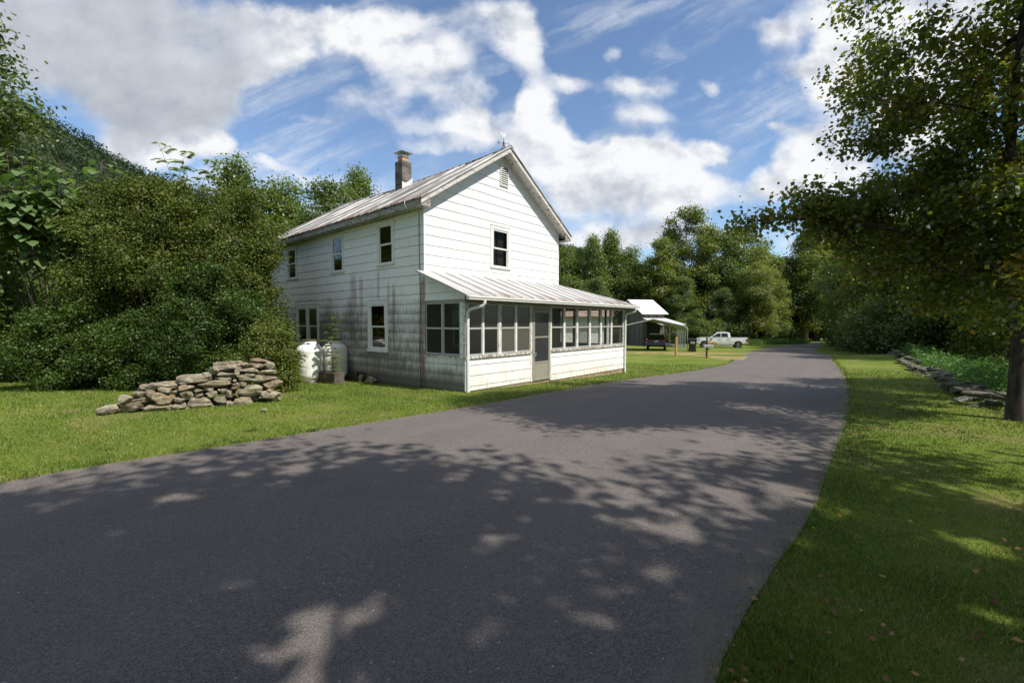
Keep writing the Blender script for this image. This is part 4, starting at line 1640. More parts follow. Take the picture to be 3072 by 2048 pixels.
def wheeled_bin():
    t = thing('trash_bin', 'black wheeled trash bin with a white label beside the carport leg', 'trash bin', (14.84, 37.4, gzf(14.84, 37.4)), R(-20))
    m = MB()

    def ring(s, z, d):
        return [(-s, -d, z), (s, -d, z), (s, d, z), (-s, d, z)]
    A = ring(.24, .04, .26) + ring(.30, .92, .34) + ring(.325, .92, .365) + ring(.325, 1.0, .365)
    m.add(A, [(3, 2, 1, 0)] + [(k * 4 + i, k * 4 + (i + 1) % 4, k * 4 + 4 + (i + 1) % 4, k * 4 + 4 + i) for k in range(3) for i in range(4)] + [(12, 13, 14, 15)])
    m.build('body', M['black'], t, bevel=.02)
    m = MB()
    m.prism([(-.40, 1.003), (.36, 1.003), (.36, 1.05), (.1, 1.10), (-.25, 1.09), (-.42, 1.04)], lambda q, u: (u, q[0], q[1]), -.335, .335)
    m.build('lid', M['black'], t, bevel=.015)
    m = MB()
    m.quad((-.15, -.345, .68), (.17, -.345, .68), (.17, -.350, .86), (-.15, -.350, .86))
    lb = m.build('label', M['plate'], t)
    m = MB()
    for i in range(3):
        m.quad((-.12, -.349 - .002 * i, .71 + i * .05), (.08 + .03 * i, -.349 - .002 * i, .71 + i * .05), (.08 + .03 * i, -.352 - .001 * i, .735 + i * .05), (-.12, -.352 - .001 * i, .735 + i * .05))
    m.build('label_print', M['galv'], lb)
    for s in (-1, 1):
        m = MB()
        m.lathe([(.02, -.03), (.12, -.03), (.13, -.01), (.13, .01), (.12, .03), (.02, .03)], (s * .27, 0, 0), 18, axis='y')
        w = m.build('wheel', M['rubber'], t)
        w.rotation_euler = (0, 0, R(90))
        w.location = (s * .27, .30, .13)
        w.data.transform(Matrix.Translation((-s * .27, 0, 0)))
    m = MB()
    m.tube([(-.25, .41, .98), (.25, .41, .98)], .02, 6)
    m.build('handle', M['black'], t)


wheeled_bin()

# carport: five bent tube frames and a sheet roof
CP = thing('carport', 'open metal carport with curved eaves over the dark blue car', 'carport', (14.62, 37.91, gzf(14.62, 37.9)), math.atan2(.22, -.975))
# local x runs from the near right leg to the left leg, local y runs away from the viewer
SPN, LEN = 5.45, 5.2
arch = [(0, -.1), (0, 1.72), (.05, 1.90), (.16, 2.02), (.36, 2.12), (SPN / 2, 2.66), (SPN - .36, 2.12), (SPN - .16, 2.02), (SPN - .05, 1.90), (SPN, 1.72), (SPN, -.1)]
for i in range(5):
    m = MB()
    y = -LEN * i / 4
    m.tube([(a, y, b - .022 * LEN * i / 4) for a, b in arch], .03, 6)
    m.build('frame', M['galv'], CP)
m = MB()
n = 40
for k in range(1, len(arch) - 2):
    (xa, za), (xb, zb) = arch[k], arch[k + 1]
    for i in range(n):
        y0, y1 = .12 - (LEN + .24) * i / n, .12 - (LEN + .24) * (i + 1) / n
        h0, h1 = (.02 if i % 2 else 0), (.0 if i % 2 else .02)
        m.quad((xa, y0, za + .034 + h0 + .022 * y0), (xb, y0, zb + .034 + h0 + .022 * y0), (xb, y1, zb + .034 + h1 + .022 * y1), (xa, y1, za + .034 + h1 + .022 * y1))
m.build('roof', M['white_metal'], CP, recalc=False)
for y in (.13, -LEN - .13):
    m = MB()
    m.tube([(a, y, b + .03 + .022 * y) for a, b in arch[1:-1]], .045, 6)
    m.build('roof_trim', M['galv'], CP)


def wheel(parent, x, y, r, w, side, spokes=5):
    m = MB()
    m.lathe([(r * .62, -w / 2), (r * .93, -w / 2), (r, -w * .3), (r, w * .3), (r * .93, w / 2), (r * .62, w / 2)], (0, 0, 0), 28, axis='y')
    t = m.build('wheel', M['rubber'], parent, loc=(x, y, r))
    m = MB()
    q = side * w * .42
    m.lathe([(r * .64, q - side * .10), (r * .64, q + side * .02), (r * .58, q + side * .01), (r * .55, q - side * .10)], (0, 0, 0), 24, axis='y')
    m.lathe([(0, q), (r * .17, q), (r * .17, q - side * .05)], (0, 0, 0), 14, axis='y')
    for s in range(spokes):
        a = 2 * math.pi * s / spokes
        for da in (-.16, .16):
            c0 = (r * .1 * math.cos(a), q - side * .01, r * .1 * math.sin(a))
            c1 = (r * .58 * math.cos(a + da), q - side * .02, r * .58 * math.sin(a + da))
            m.tube([c0, c1], r * .055, 5)
    m.build('rim', M['chrome'], t)
    m = MB()
    m.lathe([(0, q - side * .11), (r * .6, q - side * .11)], (0, 0, 0), 20, axis='y')
    m.build('brake_disc', M['dark'], t, recalc=False)
    return t


def side_body(m, prof, wfn, sub=1):
    """closed body from a side outline (x, z); wfn(x, z) = half width"""
    n = len(prof)
    L = [(x, -wfn(x, z), z) for x, z in prof]
    Rr = [(x, wfn(x, z), z) for x, z in prof]
    m.add(L + Rr, [tuple(range(n)), tuple(range(n, 2 * n))[::-1]] + [(i, (i + 1) % n, n + (i + 1) % n, n + i) for i in range(n)])


def arch_cut(cx, r, z0, n=9):
    return [(cx + r * math.cos(a), z0 + r * math.sin(a)) for a in np.linspace(0, math.pi, n)]


def pickup():
    t = thing('pickup_truck', 'white crew cab pickup truck parked side on at the edge of the woods', 'truck', (21.75, 54.0, gzf(24.3, 52.7) - .04), math.atan2(-.31, .95))
    t.scale = (.93, .93, .95)
    L, Wd = 5.95, 1.0
    fa, ra, r = 1.0, 4.85, .42

    def hw(x, z):
        k = 1.0
        if x < .35:
            k -= (.35 - x) * .42
        if x > 5.75:
            k -= (x - 5.75) * .15
        if z > 1.05:
            k -= (z - 1.05) * .10
        return Wd * k
    lower = [(.02, .55), (.04, .95), (.14, 1.14), (.45, 1.22), (1.1, 1.27), (1.72, 1.30), (3.98, 1.32), (5.90, 1.33), (5.93, 1.2), (5.90, .62), (ra + .53, .52)]
    lower += [(ra + .50 * math.cos(a), .42 + .50 * math.sin(a)) for a in np.linspace(.15, math.pi - .15, 9)]
    lower += [(ra - .53, .46), (fa + .53, .46)]
    lower += [(fa + .50 * math.cos(a), .42 + .50 * math.sin(a)) for a in np.linspace(.15, math.pi - .15, 9)]
    lower += [(fa - .53, .50)]
    m = MB()
    side_body(m, lower, hw)
    body = m.build('body', M['truck_white'], t, bevel=.03)
    m = MB()
    for s in (-1, 1):
        m.prism([(fa + .56, .47), (ra - .56, .47), (ra - .56, .64), (fa + .58, .64)], lambda q, u: (q[0], s * u, q[1]), 1.0, 1.008)
        m.prism([(ra + .56, .54), (5.88, .63), (5.88, .72), (ra + .56, .72)], lambda q, u: (q[0], s * u, q[1]), 1.0, 1.006)
    m.build('rocker_panel', M['truck_low'], t)

    def cw(x, z):
        return .93 - (z - 1.32) * .24
    cab = [(1.62, 1.31), (2.42, 1.86), (2.62, 1.93), (3.1, 1.96), (3.75, 1.94), (3.90, 1.86), (4.02, 1.33)]
    m = MB()
    side_body(m, cab, cw)
    m.build('cab', M['truck_white'], t, bevel=.03)
    m = MB()
    for s in (-1, 1):
        for w in ([(1.92, 1.37), (2.46, 1.76), (2.56, 1.82), (2.88, 1.835), (2.88, 1.37)], [(2.95, 1.37), (2.95, 1.835), (3.55, 1.825), (3.66, 1.80), (3.72, 1.37)]):
            m.prism(w, lambda q, u: (q[0], s * (cw(*q) + u), q[1]), .0, .006)
    m.prism([(1.70, -.80), (2.40, -.72), (2.40, .72), (1.70, .80)], lambda q, u: (q[0] - u * .6, q[1], 1.31 + (q[0] - 1.62) * .6875 + .03 + u), 0, .008)
    m.prism([(3.915, 1.82), (4.015, 1.40)], lambda q, u: (q[0] + .012, u, q[1]), -.7, .7)
    m.build('window', M['car_glass'], t)
    m = MB()
    m.box(4.12, 5.84, -.78, .78, 1.335, 1.338)
    m.build('bed', M['black'], t)
    for s in (-1, 1):
        for x in (1.78, 2.90, 3.88):
            m = MB()
            m.box(x, x + .012, s * 1.002 - .004, s * 1.002 + .004, .5, 1.30)
            m.build('door_seam', M['dark'], t)
    for s in (-1, 1):
        for x in (2.62, 3.62):
            m = MB()
            m.box(x, x + .2, s * 1.015 - .015, s * 1.015 + .015, 1.12, 1.16)
            m.build('door_handle', M['chrome'], t)
    for s in (-1, 1):
        for x in (fa, ra):
            wheel(t, x, s * .86, r, .27, s)
        m = MB()
        m.box(5.76, 5.94, s * .93 - .075, s * .93 + .075, .82, 1.22)
        m.build('tail_light', M['red'], t, bevel=.01)
        m = MB()
        m.box(.035, .22, s * .72 - .16, s * .72 + .16, .92, 1.10)
        m.build('headlight', M['glass'], t, bevel=.02)
        m = MB()
        m.box(1.95, 2.12, s * 1.12 - .10, s * 1.12 + .10, 1.34, 1.56)
        m.build('wing_mirror', M['black'], t, bevel=.02)
        m = MB()
        m.tube([(fa + .62, s * 1.0, .38), (ra - .62, s * 1.0, .38)], .045, 8)
        m.build('side_step', M['chrome'], t)
    m = MB()
    m.box(-.08, .06, -.95, .95, .50, .74)
    m.build('bumper', M['chrome'], t, bevel=.04)
    m = MB()
    m.box(5.90, 6.08, -.92, .92, .56, .74)
    m.build('bumper', M['chrome'], t, bevel=.03)
    m = MB()
    m.box(.0, .05, -.5, .5, .80, 1.10)
    m.build('grille', M['dark'], t)


pickup()


def car():
    # local x: from the rear bumper forward
    t = thing('parked_car', 'dark blue car seen from behind under the metal carport', 'car', (12.75, 40.2, gzf(12.8, 40.5)), R(72))
    r = .31

    def hw(x, z):
        k = .87
        if x < .45:
            k -= (.45 - x) * .22
        if x > 3.9:
            k -= (x - 3.9) * .25
        if z > .85:
            k -= (z - .85) * .12
        if z < .35:
            k -= (.35 - z) * .2
        return k
    prof = [(.06, .32), (.0, .46), (.01, .62), (.05, .80), (.10, .97), (.42, 1.0), (3.4, .98), (3.75, .90), (4.3, .74), (4.42, .55), (4.36, .30), (3.95, .26)]
    prof += [(3.55 + .36 * math.cos(a), .31 + .36 * math.sin(a)) for a in np.linspace(.0, math.pi, 8)]
    prof += [(.95 + .36 * math.cos(a), .31 + .36 * math.sin(a)) for a in np.linspace(.0, math.pi, 8)]
    m = MB()
    side_body(m, prof, hw)
    m.build('body', M['car_blue'], t, bevel=.035)

    def cw(x, z):
        return .78 - (z - .98) * .40
    m = MB()
    side_body(m, [(.42, .98), (.98, 1.36), (1.25, 1.43), (2.1, 1.44), (2.55, 1.36), (3.4, .97)], cw)
    m.build('cabin', M['car_blue'], t, bevel=.03)
    m = MB()
    m.add([(.44, -.66, 1.02), (.44, .66, 1.02), (.955, .57, 1.36), (.955, -.57, 1.36)], [(0, 1, 2, 3)])
    o = m.build('rear_window', M['car_glass'], t, recalc=False)
    o.location = (-.02, 0, .012)
    m = MB()
    for s in (-1, 1):
        for w in ([(.98, 1.03), (1.16, 1.34), (1.75, 1.37), (1.75, 1.02)], [(1.83, 1.02), (1.83, 1.37), (2.2, 1.36), (2.55, 1.28), (3.05, 1.02)]):
            m.prism(w, lambda q, u: (q[0], s * (cw(*q) + u), q[1]), 0, .006)
    m.build('side_window', M['car_glass'], t)
    for s in (-1, 1):
        m = MB()
        m.prism([(s * .30, .74), (s * .82, .72), (s * .83, .90), (s * .62, .93), (s * .30, .86)], lambda q, u: (u + .03 + max(0, abs(q[0]) - .6) * .5, q[0], q[1]), -.05, .05)
        m.build('tail_light', M['red'], t)
        m = MB()
        m.box(2.75, 2.92, s * .92 - .1, s * .92 + .1, .98, 1.12)
        m.build('wing_mirror', M['car_blue'], t, bevel=.03)
        for x in (.95, 3.55):
            wheel(t, x, s * .74, r, .2, s)
    m = MB()
    m.box(-.02, .035, -.16, .16, .72, .87)
    p = m.build('number_plate', M['plate'], t)
    m = MB()
    for i in range(6):
        m.box(-.026, -.022, -.12 + i * .042, -.095 + i * .042, .76, .83)
    m.build('plate_print', M['galv'], p)
    m = MB()
    m.box(-.04, .05, -.80, .80, .40, .56)
    m.build('bumper', M['car_blue'], t, bevel=.03)
    m = MB()
    m.tube([(1.0, -.52, 1.405), (1.0, .52, 1.405)], .012, 5)
    m.build('roof_edge_highlight', M['chrome'], t)  # bright rod drawn for the highlight along the rear roof edge


car()


def barn():
    e = Vector((.965, .26, 0)).normalized()
    t = thing('barn', 'small weathered grey board barn with white metal roof and open lean-to', 'barn', (15.85, 55.2, gzf(16, 55) + .12), math.atan2(e.y, e.x))
    W, D, H, RH = 3.0, 6.2, 3.95, 5.55       # local x along the eave, y back to the far eave
    m = MB()
    z0 = -.5
    m.add([(0, 0, z0), (0, D, z0), (0, D, H), (0, D / 2, RH), (0, 0, H)], [(0, 1, 2, 3, 4)])
    m.add([(W, 0, z0), (W, D, z0), (W, D, H), (W, D / 2, RH), (W, 0, H)], [(4, 3, 2, 1, 0)])
    m.quad((0, 0, 2.9), (W, 0, 2.9), (W, 0, H), (0, 0, H))
    m.quad((0, 0, z0), (.5, 0, z0), (.5, 0, 2.9), (0, 0, 2.9))
    m.quad((2.4, 0, z0), (W, 0, z0), (W, 0, 2.9), (2.4, 0, 2.9))
    m.quad((0, D, z0), (W, D, z0), (W, D, H), (0, D, H))
    m.build('wall', M['boards'], t, recalc=False)
    m = MB()
    m.quad((.5, .03, z0), (2.4, .03, z0), (2.4, .03, 2.9), (.5, .03, 2.9))
    m.build('doorway_dark_sheet', M['dark'], t)  # dark sheet paints the unlit inside of the barn
    m = MB()
    m.box(-.03, 0, -.02, D, .62, .70)
    m.build('sill_board', M['boards'], t)
    m = MB()
    for s in (0, 1):
        ya, yb = (-.38, D / 2) if not s else (D + .38, D / 2)
        za = H - .2
        v = [(-.35, ya, za), (W + .3, ya, za), (W + .3, yb, RH + .06), (-.35, yb, RH + .06)]
        m.add(v + [(a, b, c - .06) for a, b, c in v], [(0, 1, 2, 3), (7, 6, 5, 4), (0, 4, 5, 1), (1, 5, 6, 2), (3, 7, 4, 0)])
    m.build('roof', M['white_metal'], t, recalc=True)
    # lean-to
    m = MB()
    n = 44
    for i in range(n):
        xa, xb = -.1 + (W + .25) * i / n, -.1 + (W + .25) * (i + 1) / n
        ha, hb = (.03 if i % 2 else 0), (0 if i % 2 else .03)
        m.quad((xa, -.02, 3.22 + ha), (xa, -4.2, 2.42 + ha), (xb, -4.2, 2.42 + hb), (xb, -.02, 3.22 + hb))
    m.build('lean_to_roof', M['white_metal'], t, recalc=False)
    for x in (.1, 1.0, 2.0, 3.0):
        m = MB()
        m.box(x - .06, x + .06, -4.06, -3.94, -.35, 2.34)
        m.build('post', M['boards'], t)
    m = MB()
    m.box(-.05, 3.1, -4.1, -3.9, 2.34, 2.40)
    m.build('beam', M['boards'], t)
    m = MB()
    m.box(1.2, 3.3, -4.2, -.1, .02, .12)
    m.build('deck', M['boards'], t)


barn()


def shed():
    t = thing('outbuilding', 'white block outbuilding with rusty roof seen through the porch screens', 'outbuilding', (1.45, 26.6, gzf(4, 26) + .1), R(-10))
    m = MB()
    m.box(0, 4.2, 0, 5, -.4, 2.45)
    m.build('wall', material('white_block', lambda g: g.bsdf(g.mix(g.ss(g.noise(g.obj(), 3, 5, .7), .45, .7, 0, .6), (.72, .72, .69), (.45, .42, .36)), .8)), t)
    m = MB()
    for ya, yb in ((-.3, 2.5), (5.3, 2.5)):
        v = [(-.3, ya, 2.40), (4.4, ya, 2.40), (4.4, yb, 3.35), (-.3, yb, 3.35)]
        m.add(v + [(a, b, c - .05) for a, b, c in v], [(0, 1, 2, 3), (7, 6, 5, 4), (0, 4, 5, 1), (1, 5, 6, 2), (3, 7, 4, 0)])
    m.build('roof', M['rust_roof'], t)
    m = MB()
    m.box(2.5, 3.1, -.03, -.005, .9, 1.7)
    m.build('window', M['alu'], t)


shed()


# ================================================================ foliage
def leaf_co(P, N, size, rng, asp=.55, droop=0.0):
    n = len(P)
    N = N / (np.linalg.norm(N, axis=1)[:, None] + 1e-9)
    T = rng.normal(size=(n, 3))
    T[:, 2] -= droop
    T -= N * (T * N).sum(1)[:, None]
    T /= np.linalg.norm(T, axis=1)[:, None] + 1e-9
    B = np.cross(N, T)
    s = size[:, None]
    a = P - T * s * .5
    b = P + B * s * asp * .5 + N * s * .10 - T * s * .05
    c = P + T * s * .5
    d = P - B * s * asp * .5 + N * s * .10 - T * s * .05
    return np.stack([a, b, c, d], 1).reshape(-1, 3)


def clump_leaves(clumps, n, leaf, rng, flat=.8, shell=.45, up=.45, asp=.55, droop=0., tvar=.22, extra_tint=None, sub=0):
    """clumps: (m,4) centre + radius.  Leaves gather in the outer part of every clump; sub > 0 groups them in small sprays."""
    C = np.asarray(clumps)
    w = C[:, 3] ** 1.9
    if sub:
        k = max(1, n // sub)
        idx = rng.choice(len(C), k, p=w / w.sum())
        d = rng.normal(size=(k, 3))
        d /= np.linalg.norm(d, axis=1)[:, None]
        rr = shell + (1 - shell) * rng.uniform(size=k) ** .6
        rr *= 1 + rng.normal(0, .10, k)
        cen = C[idx, :3] + d * (C[idx, 3] * rr)[:, None] * np.array([1, 1, flat])
        sc = rng.uniform(.7, 1.5, k)
        rep = np.repeat(np.arange(k), sub)
        off = rng.normal(size=(len(rep), 3)) * (leaf * 1.35 * sc[rep])[:, None] * np.array([1, 1, .6])
        P = cen[rep] + off
        N = d[rep] * .5 + rng.normal(size=(len(rep), 3)) * .55
        N[:, 2] += up
        ct = rng.normal(0, 1, len(C))[idx] * .08 + rng.normal(0, .09, k)
        tint = .45 + ct[rep] + rng.normal(0, tvar * .6, len(rep))
    else:
        idx = rng.choice(len(C), n, p=w / w.sum())
        d = rng.normal(size=(n, 3))
        d /= np.linalg.norm(d, axis=1)[:, None]
        rr = shell + (1 - shell) * rng.uniform(size=n) ** .6
        rr *= 1 + rng.normal(0, .12, n)
        P = C[idx, :3] + d * (C[idx, 3] * rr)[:, None] * np.array([1, 1, flat])
        N = d * .5 + rng.normal(size=(n, 3)) * .6
        N[:, 2] += up
        tint = .45 + (rng.normal(0, 1, len(C)) * .10)[idx] + rng.normal(0, tvar * .7, n)
    size = leaf * rng.uniform(.65, 1.25, len(P))
    return leaf_co(P, N, size, rng, asp, droop), np.clip(tint, 0, 1)


def crown_clumps(rng, base, H, Rx, n, rmin, rmax, top=.25, belly=.42, ry=None, lean=(0, 0)):
    """clump centres in a tree-shaped envelope"""
    out = []
    ry = ry or Rx
    k = 0
    while len(out) < n and k < 9000:
        k += 1
        t = rng.uniform(0, 1)
        if t < belly:
            prof = .55 + .45 * math.sin(t / belly * math.pi / 2)
        else:
            prof = top + (1 - top) * math.cos((t - belly) / (1 - belly) * math.pi / 2) ** .8
        a = rng.uniform(0, 2 * math.pi)
        q = rng.uniform(0, 1) ** .45
        r = rng.uniform(rmin, rmax) * (1.05 - .35 * t)
        rad = max(0, prof * Rx - r * .6) * q
        z = base + t * (H - base - r * .7) + r * .3
        x, y = rad * math.cos(a) + lean[0] * t, rad * math.sin(a) * ry / Rx + lean[1] * t
        if any((x - c[0]) ** 2 + (y - c[1]) ** 2 + (z - c[2]) ** 2 < (.42 * (r + c[3])) ** 2 for c in out):
            continue
        out.append((x, y, z, r))
    return out


def limbs(m, clumps, H, r0, rng, trunk_pts=None, sides=7, every=1, minr=.012):
    if trunk_pts is None:
        trunk_pts = [(rng.normal(0, .05) * H * .06 * i, rng.normal(0, .05) * H * .06 * i, H * .9 * i / 7 - (.3 if i == 0 else 0)) for i in range(8)]
    n = len(trunk_pts)
    rad = [r0 * (1.25 if i == 0 else 1 - .82 * i / (n - 1)) for i in range(n)]
    m.tube(trunk_pts, rad, sides + 2)
    zs = [q[2] for q in trunk_pts]
    for c in clumps[::every]:
        dist = math.hypot(c[0], c[1])
        zb = max(zs[1] * .6, c[2] - .55 * dist - .3)
        zb = min(zb, zs[-1] * .97)
        bx, by = np.interp(zb, zs, [q[0] for q in trunk_pts]), np.interp(zb, zs, [q[1] for q in trunk_pts])
        rb = np.interp(zb, zs, rad) * .42
        p0 = Vector((bx, by, zb))
        p2 = Vector(c[:3])
        mid = p0.lerp(p2, .5) + Vector((rng.normal(0, .06), rng.normal(0, .06), .10)) * (p2 - p0).length
        pts = [p0, p0.lerp(mid, .55) + Vector((0, 0, .02)), mid, mid.lerp(p2, .6), p2]
        m.tube(pts, [rb, rb * .8, rb * .6, max(minr, rb * .4), minr], 5, caps=False)
        for k in range(2):
            d = Vector(rng.normal(size=3)).normalized() * c[3] * .9
            m.tube([mid.lerp(p2, .6), p2 + d * .5, p2 + d], [max(minr, rb * .3), minr * .8, minr * .4], 4, caps=False)


def tree_proto(seed, H, Rx, base, r0, n_clump, rr, leaf, n_leaf, top=.25, belly=.42, flat=.8, sub=0, lean=(0, 0), droop=0, asp=.6, up=.45):
    rng = np.random.RandomState(seed)
    cl = crown_clumps(rng, base, H, Rx, n_clump, rr[0], rr[1], top, belly, lean=lean)
    m = MB()
    limbs(m, cl, H, r0, rng)
    co, ti = clump_leaves(cl, n_leaf, leaf, rng, flat, .35, up, asp, droop, sub=sub)
    return m, co, ti


def tree(name, proto, leafmat, bark, label, cat, x, y, rz=0, sc=1, group=None, z=None):
    t = thing(name, label, cat, (x, y, gzf(x, y) - .05 if z is None else z), rz, group)
    t.scale = (sc, sc, sc) if not hasattr(sc, '__len__') else sc
    tm, cm = proto
    link('trunk', tm, t)
    link('crown', cm, t)
    return t


PROTO = {}


def make_proto(key, leafmat, bark, *a, **k):
    m, co, ti = tree_proto(*a, **k)
    PROTO[key] = (m.mesh('trunk_' + key, M[bark], True), np_mesh('crown_' + key, co, 4, ti, [M[leafmat]]))


#                                   seed  H   R   base r0  n   r-range   leaf  n
make_proto('round', 'leaf_green', 'bark', 11, 14, 4.2, 1.0, .22, 46, (1.0, 1.9), .25, 48000, sub=7)
make_proto('tall', 'leaf_yellow', 'bark_pale', 12, 19, 4.6, 2.2, .28, 60, (1.0, 2.1), .31, 42000, top=.3, belly=.5, sub=6)
make_proto('sycamore', 'leaf_yellow', 'bark_pale', 15, 21, 5.2, 1.5, .30, 62, (1.1, 2.0), .31, 50000, top=.42, belly=.45, sub=7)
make_proto('spire', 'leaf_green', 'bark', 13, 15, 2.9, .8, .18, 44, (.8, 1.4), .23, 42000, top=.12, belly=.3, sub=7, flat=1.1)
make_proto('dark', 'leaf_deep', 'bark_dark', 14, 13, 4.0, .8, .22, 46, (1.0, 1.8), .24, 48000, sub=7)
make_proto('edge_a', 'leaf_deep', 'bark_dark', 21, 11, 3.6, .5, .16, 50, (.8, 1.5), .19, 36000, sub=7)
make_proto('edge_b', 'leaf_yellow', 'bark_dark', 22, 12, 3.8, .7, .17, 54, (.8, 1.5), .19, 38000, sub=7)
make_proto('edge_c', 'leaf_green', 'bark_dark', 23, 12.5, 3.9, 1.3, .20, 50, (.8, 1.5), .18, 44000, sub=7)
make_proto('under', 'leaf_deep', 'bark_dark', 31, 3.2, 2.0, .1, .05, 26, (.5, .95), .15, 13000, sub=5)
make_proto('under_b', 'leaf_green', 'bark_dark', 32, 3.0, 1.7, .1, .05, 24, (.45, .85), .13, 13000, sub=5)

# ---- the near tree on the right with branches hanging over the verge
rng = np.random.RandomState(77)
TX, TY = 8.58, 7.72
blobs = [  # centre, radii, number of clumps, clump radius
    ((8.9, 8.8, 6.7), (2.4, 2.3, 2.5), 40, (.35, .75)),
    ((7.6, 8.9, 5.6), (1.3, 1.4, 1.8), 20, (.30, .60)),
    ((6.1, 8.9, 3.75), (1.35, .8, .40), 16, (.25, .5)),
    ((5.0, 9.1, 3.72), (.55, .4, .22), 5, (.18, .30)),
    ((9.2, 9.3, 4.0), (2.6, 1.8, 1.2), 26, (.35, .65)),
    ((10.3, 9.4, 3.0), (2.0, 1.6, .9), 16, (.35, .65)),
    ((8.3, 7.55, 3.3), (1.4, 1.0, .8), 15, (.3, .55)),
    ((10.8, 10.8, 3.0), (2.2, 1.6, 1.0), 16, (.35, .65)),
    ((8.0, 9.0, 3.0), (1.0, 1.0, .5), 8, (.25, .45)),
    ((7.95, 7.3, 2.15), (.9, .5, .55), 12, (.20, .38)),
    ((9.6, 9.4, 2.3), (1.7, 1.2, .7), 16, (.28, .5)),
    ((7.2, 8.6, 3.3), (.9, .9, .5), 10, (.25, .45)),
    ((8.3, 5.4, 8.6), (3.4, 2.6, 2.2), 42, (.6, 1.1)),
    ((11.2, 7.6, 8.2), (2.0, 2.0, 1.6), 10, (.5, .9)),
    ((6.2, 6.3, 7.9), (1.8, 1.4, 1.0), 14, (.45, .8)),
    ((7.2, 4.7, 7.6), (2.6, 1.0, 1.2), 16, (.5, .9)),
]
cl = []
for c, r, n, q in blobs:
    for i in range(n):
        d = rng.normal(size=3)
        d /= np.linalg.norm(d)
        d *= rng.uniform(0, 1) ** .4
        cl.append((c[0] + d[0] * r[0] - TX, c[1] + d[1] * r[1] - TY, c[2] + d[2] * r[2], rng.uniform(*q)))
cl = [c for c in cl if not (c[2] < 6.1 and (c[0] + TX) / (c[1] + TY) < .44)]
# open the crown towards the top right where the sky shows through
cl2 = []
for c in cl:
    X, Y, Z = c[0] + TX, c[1] + TY, c[2] - EYE
    u, v = X / Y, Z / Y
    if .86 < u < 1.3 and .50 < v < .80 and rng.uniform() < .35 and Y > 5:
        continue
    if u < .72 and v > .42 and Y > 6.5:
        continue
    cl2.append(c)
cl = cl2
trunk = [(0, 0, -.35), (.02, 0, .0), (.06, .02, .6), (.10, .05, 1.3), (.10, .1, 1.9), (-.08, .2, 2.5), (-.10, .3, 3.2), (.05, .3, 4.4), (.0, .2, 6.0), (.1, .1, 8.2)]
m = MB()
m.tube(trunk, [.20, .135, .120, .115, .11, .10, .09, .075, .055, .02], 12)
# a dozen main limbs; every spray hangs from the nearest limb
zs = [q[2] for q in trunk]
pick = [0]
C_ = np.array([c[:3] for c in cl])
while len(pick) < 15:
    dd = np.min(np.linalg.norm(C_[:, None] - C_[pick][None], axis=2), axis=1)
    pick.append(int(np.argmax(dd)))
LIMB = []
for k in pick:
    p2 = Vector(C_[k])
    zb = max(2.1, min(7.6, p2.z - .30 * math.hypot(p2.x, p2.y) + .1))
    p0 = Vector((np.interp(zb, zs, [q[0] for q in trunk]), np.interp(zb, zs, [q[1] for q in trunk]), zb))
    L = (p2 - p0).length
    pts = []
    for t in np.linspace(0, 1, 8):
        pts.append(p0.lerp(p2, t) + Vector((math.sin(t * 5 + k) * .035, math.cos(t * 4 + k) * .035, .12 * math.sin(math.pi * t) + .02 * math.sin(7 * t + k))) * L)
    r = .018 + .0085 * L
    m.tube(pts, [r * (1 - .8 * t) for t in np.linspace(0, 1, 8)], 7, caps=False)
    LIMB += [(q, r * (1 - .8 * t)) for q, t in zip(pts, np.linspace(0, 1, 8)) if t > .2]
LP = np.array([tuple(q) for q, _ in LIMB])
for c in cl:
    p2 = Vector(c[:3])
    dd = np.linalg.norm(LP - np.array(c[:3]), axis=1)
    k = int(np.argmin(dd))
    p0 = LIMB[k][0]
    r = max(.006, min(.013, LIMB[k][1] * .5))
    L = (p2 - p0).length
    b = p0.lerp(p2, .55) + Vector((rng.normal(0, .06), rng.normal(0, .06), .07)) * L
    m.tube([p0, b, p2], [r, r * .7, .004], 5, caps=False)
    for k in range(6):
        d = Vector(rng.normal(size=3)).normalized() * c[3]
        m.tube([b.lerp(p2, .5), p2 + d * .45 + Vector((0, 0, .04)), p2 + d * 1.08], [.006, .004, .002], 4, caps=False)
co, ti = clump_leaves(cl, 115000, .098, rng, .8, .10, .35, .82, .5, sub=5)
near = thing('roadside_tree', 'dark trunked tree on the right with thin drooping branches over the stone wall', 'tree', (TX, TY, gzf(TX, TY)))
link('trunk', m.mesh('trunk_near', M['bark_dark'], True), near)
link('crown', np_mesh('crown_near', co, 4, ti, [M['leaf_near']]), near)

# ---- trees that stand behind the viewer and to the right of the verge and shade the road
HOLES = [(-1.06, 2.37, .27), (-.95, 1.85, .26), (-.2, 3.4, .12), (1.3, 3.6, .16), (2.0, 4.2, .26), (2.6, 4.4, .26), (3.4, 3.3, .20), (4.6, 4.3, .28), (2.7, 2.5, .14), (4.4, 2.9, .20), (5.6, 4.9, .3), (3.7, 2.2, .16), (6.2, 4.2, .26), (-3.2, 4.2, .14), (-2.4, 5.0, .2)]


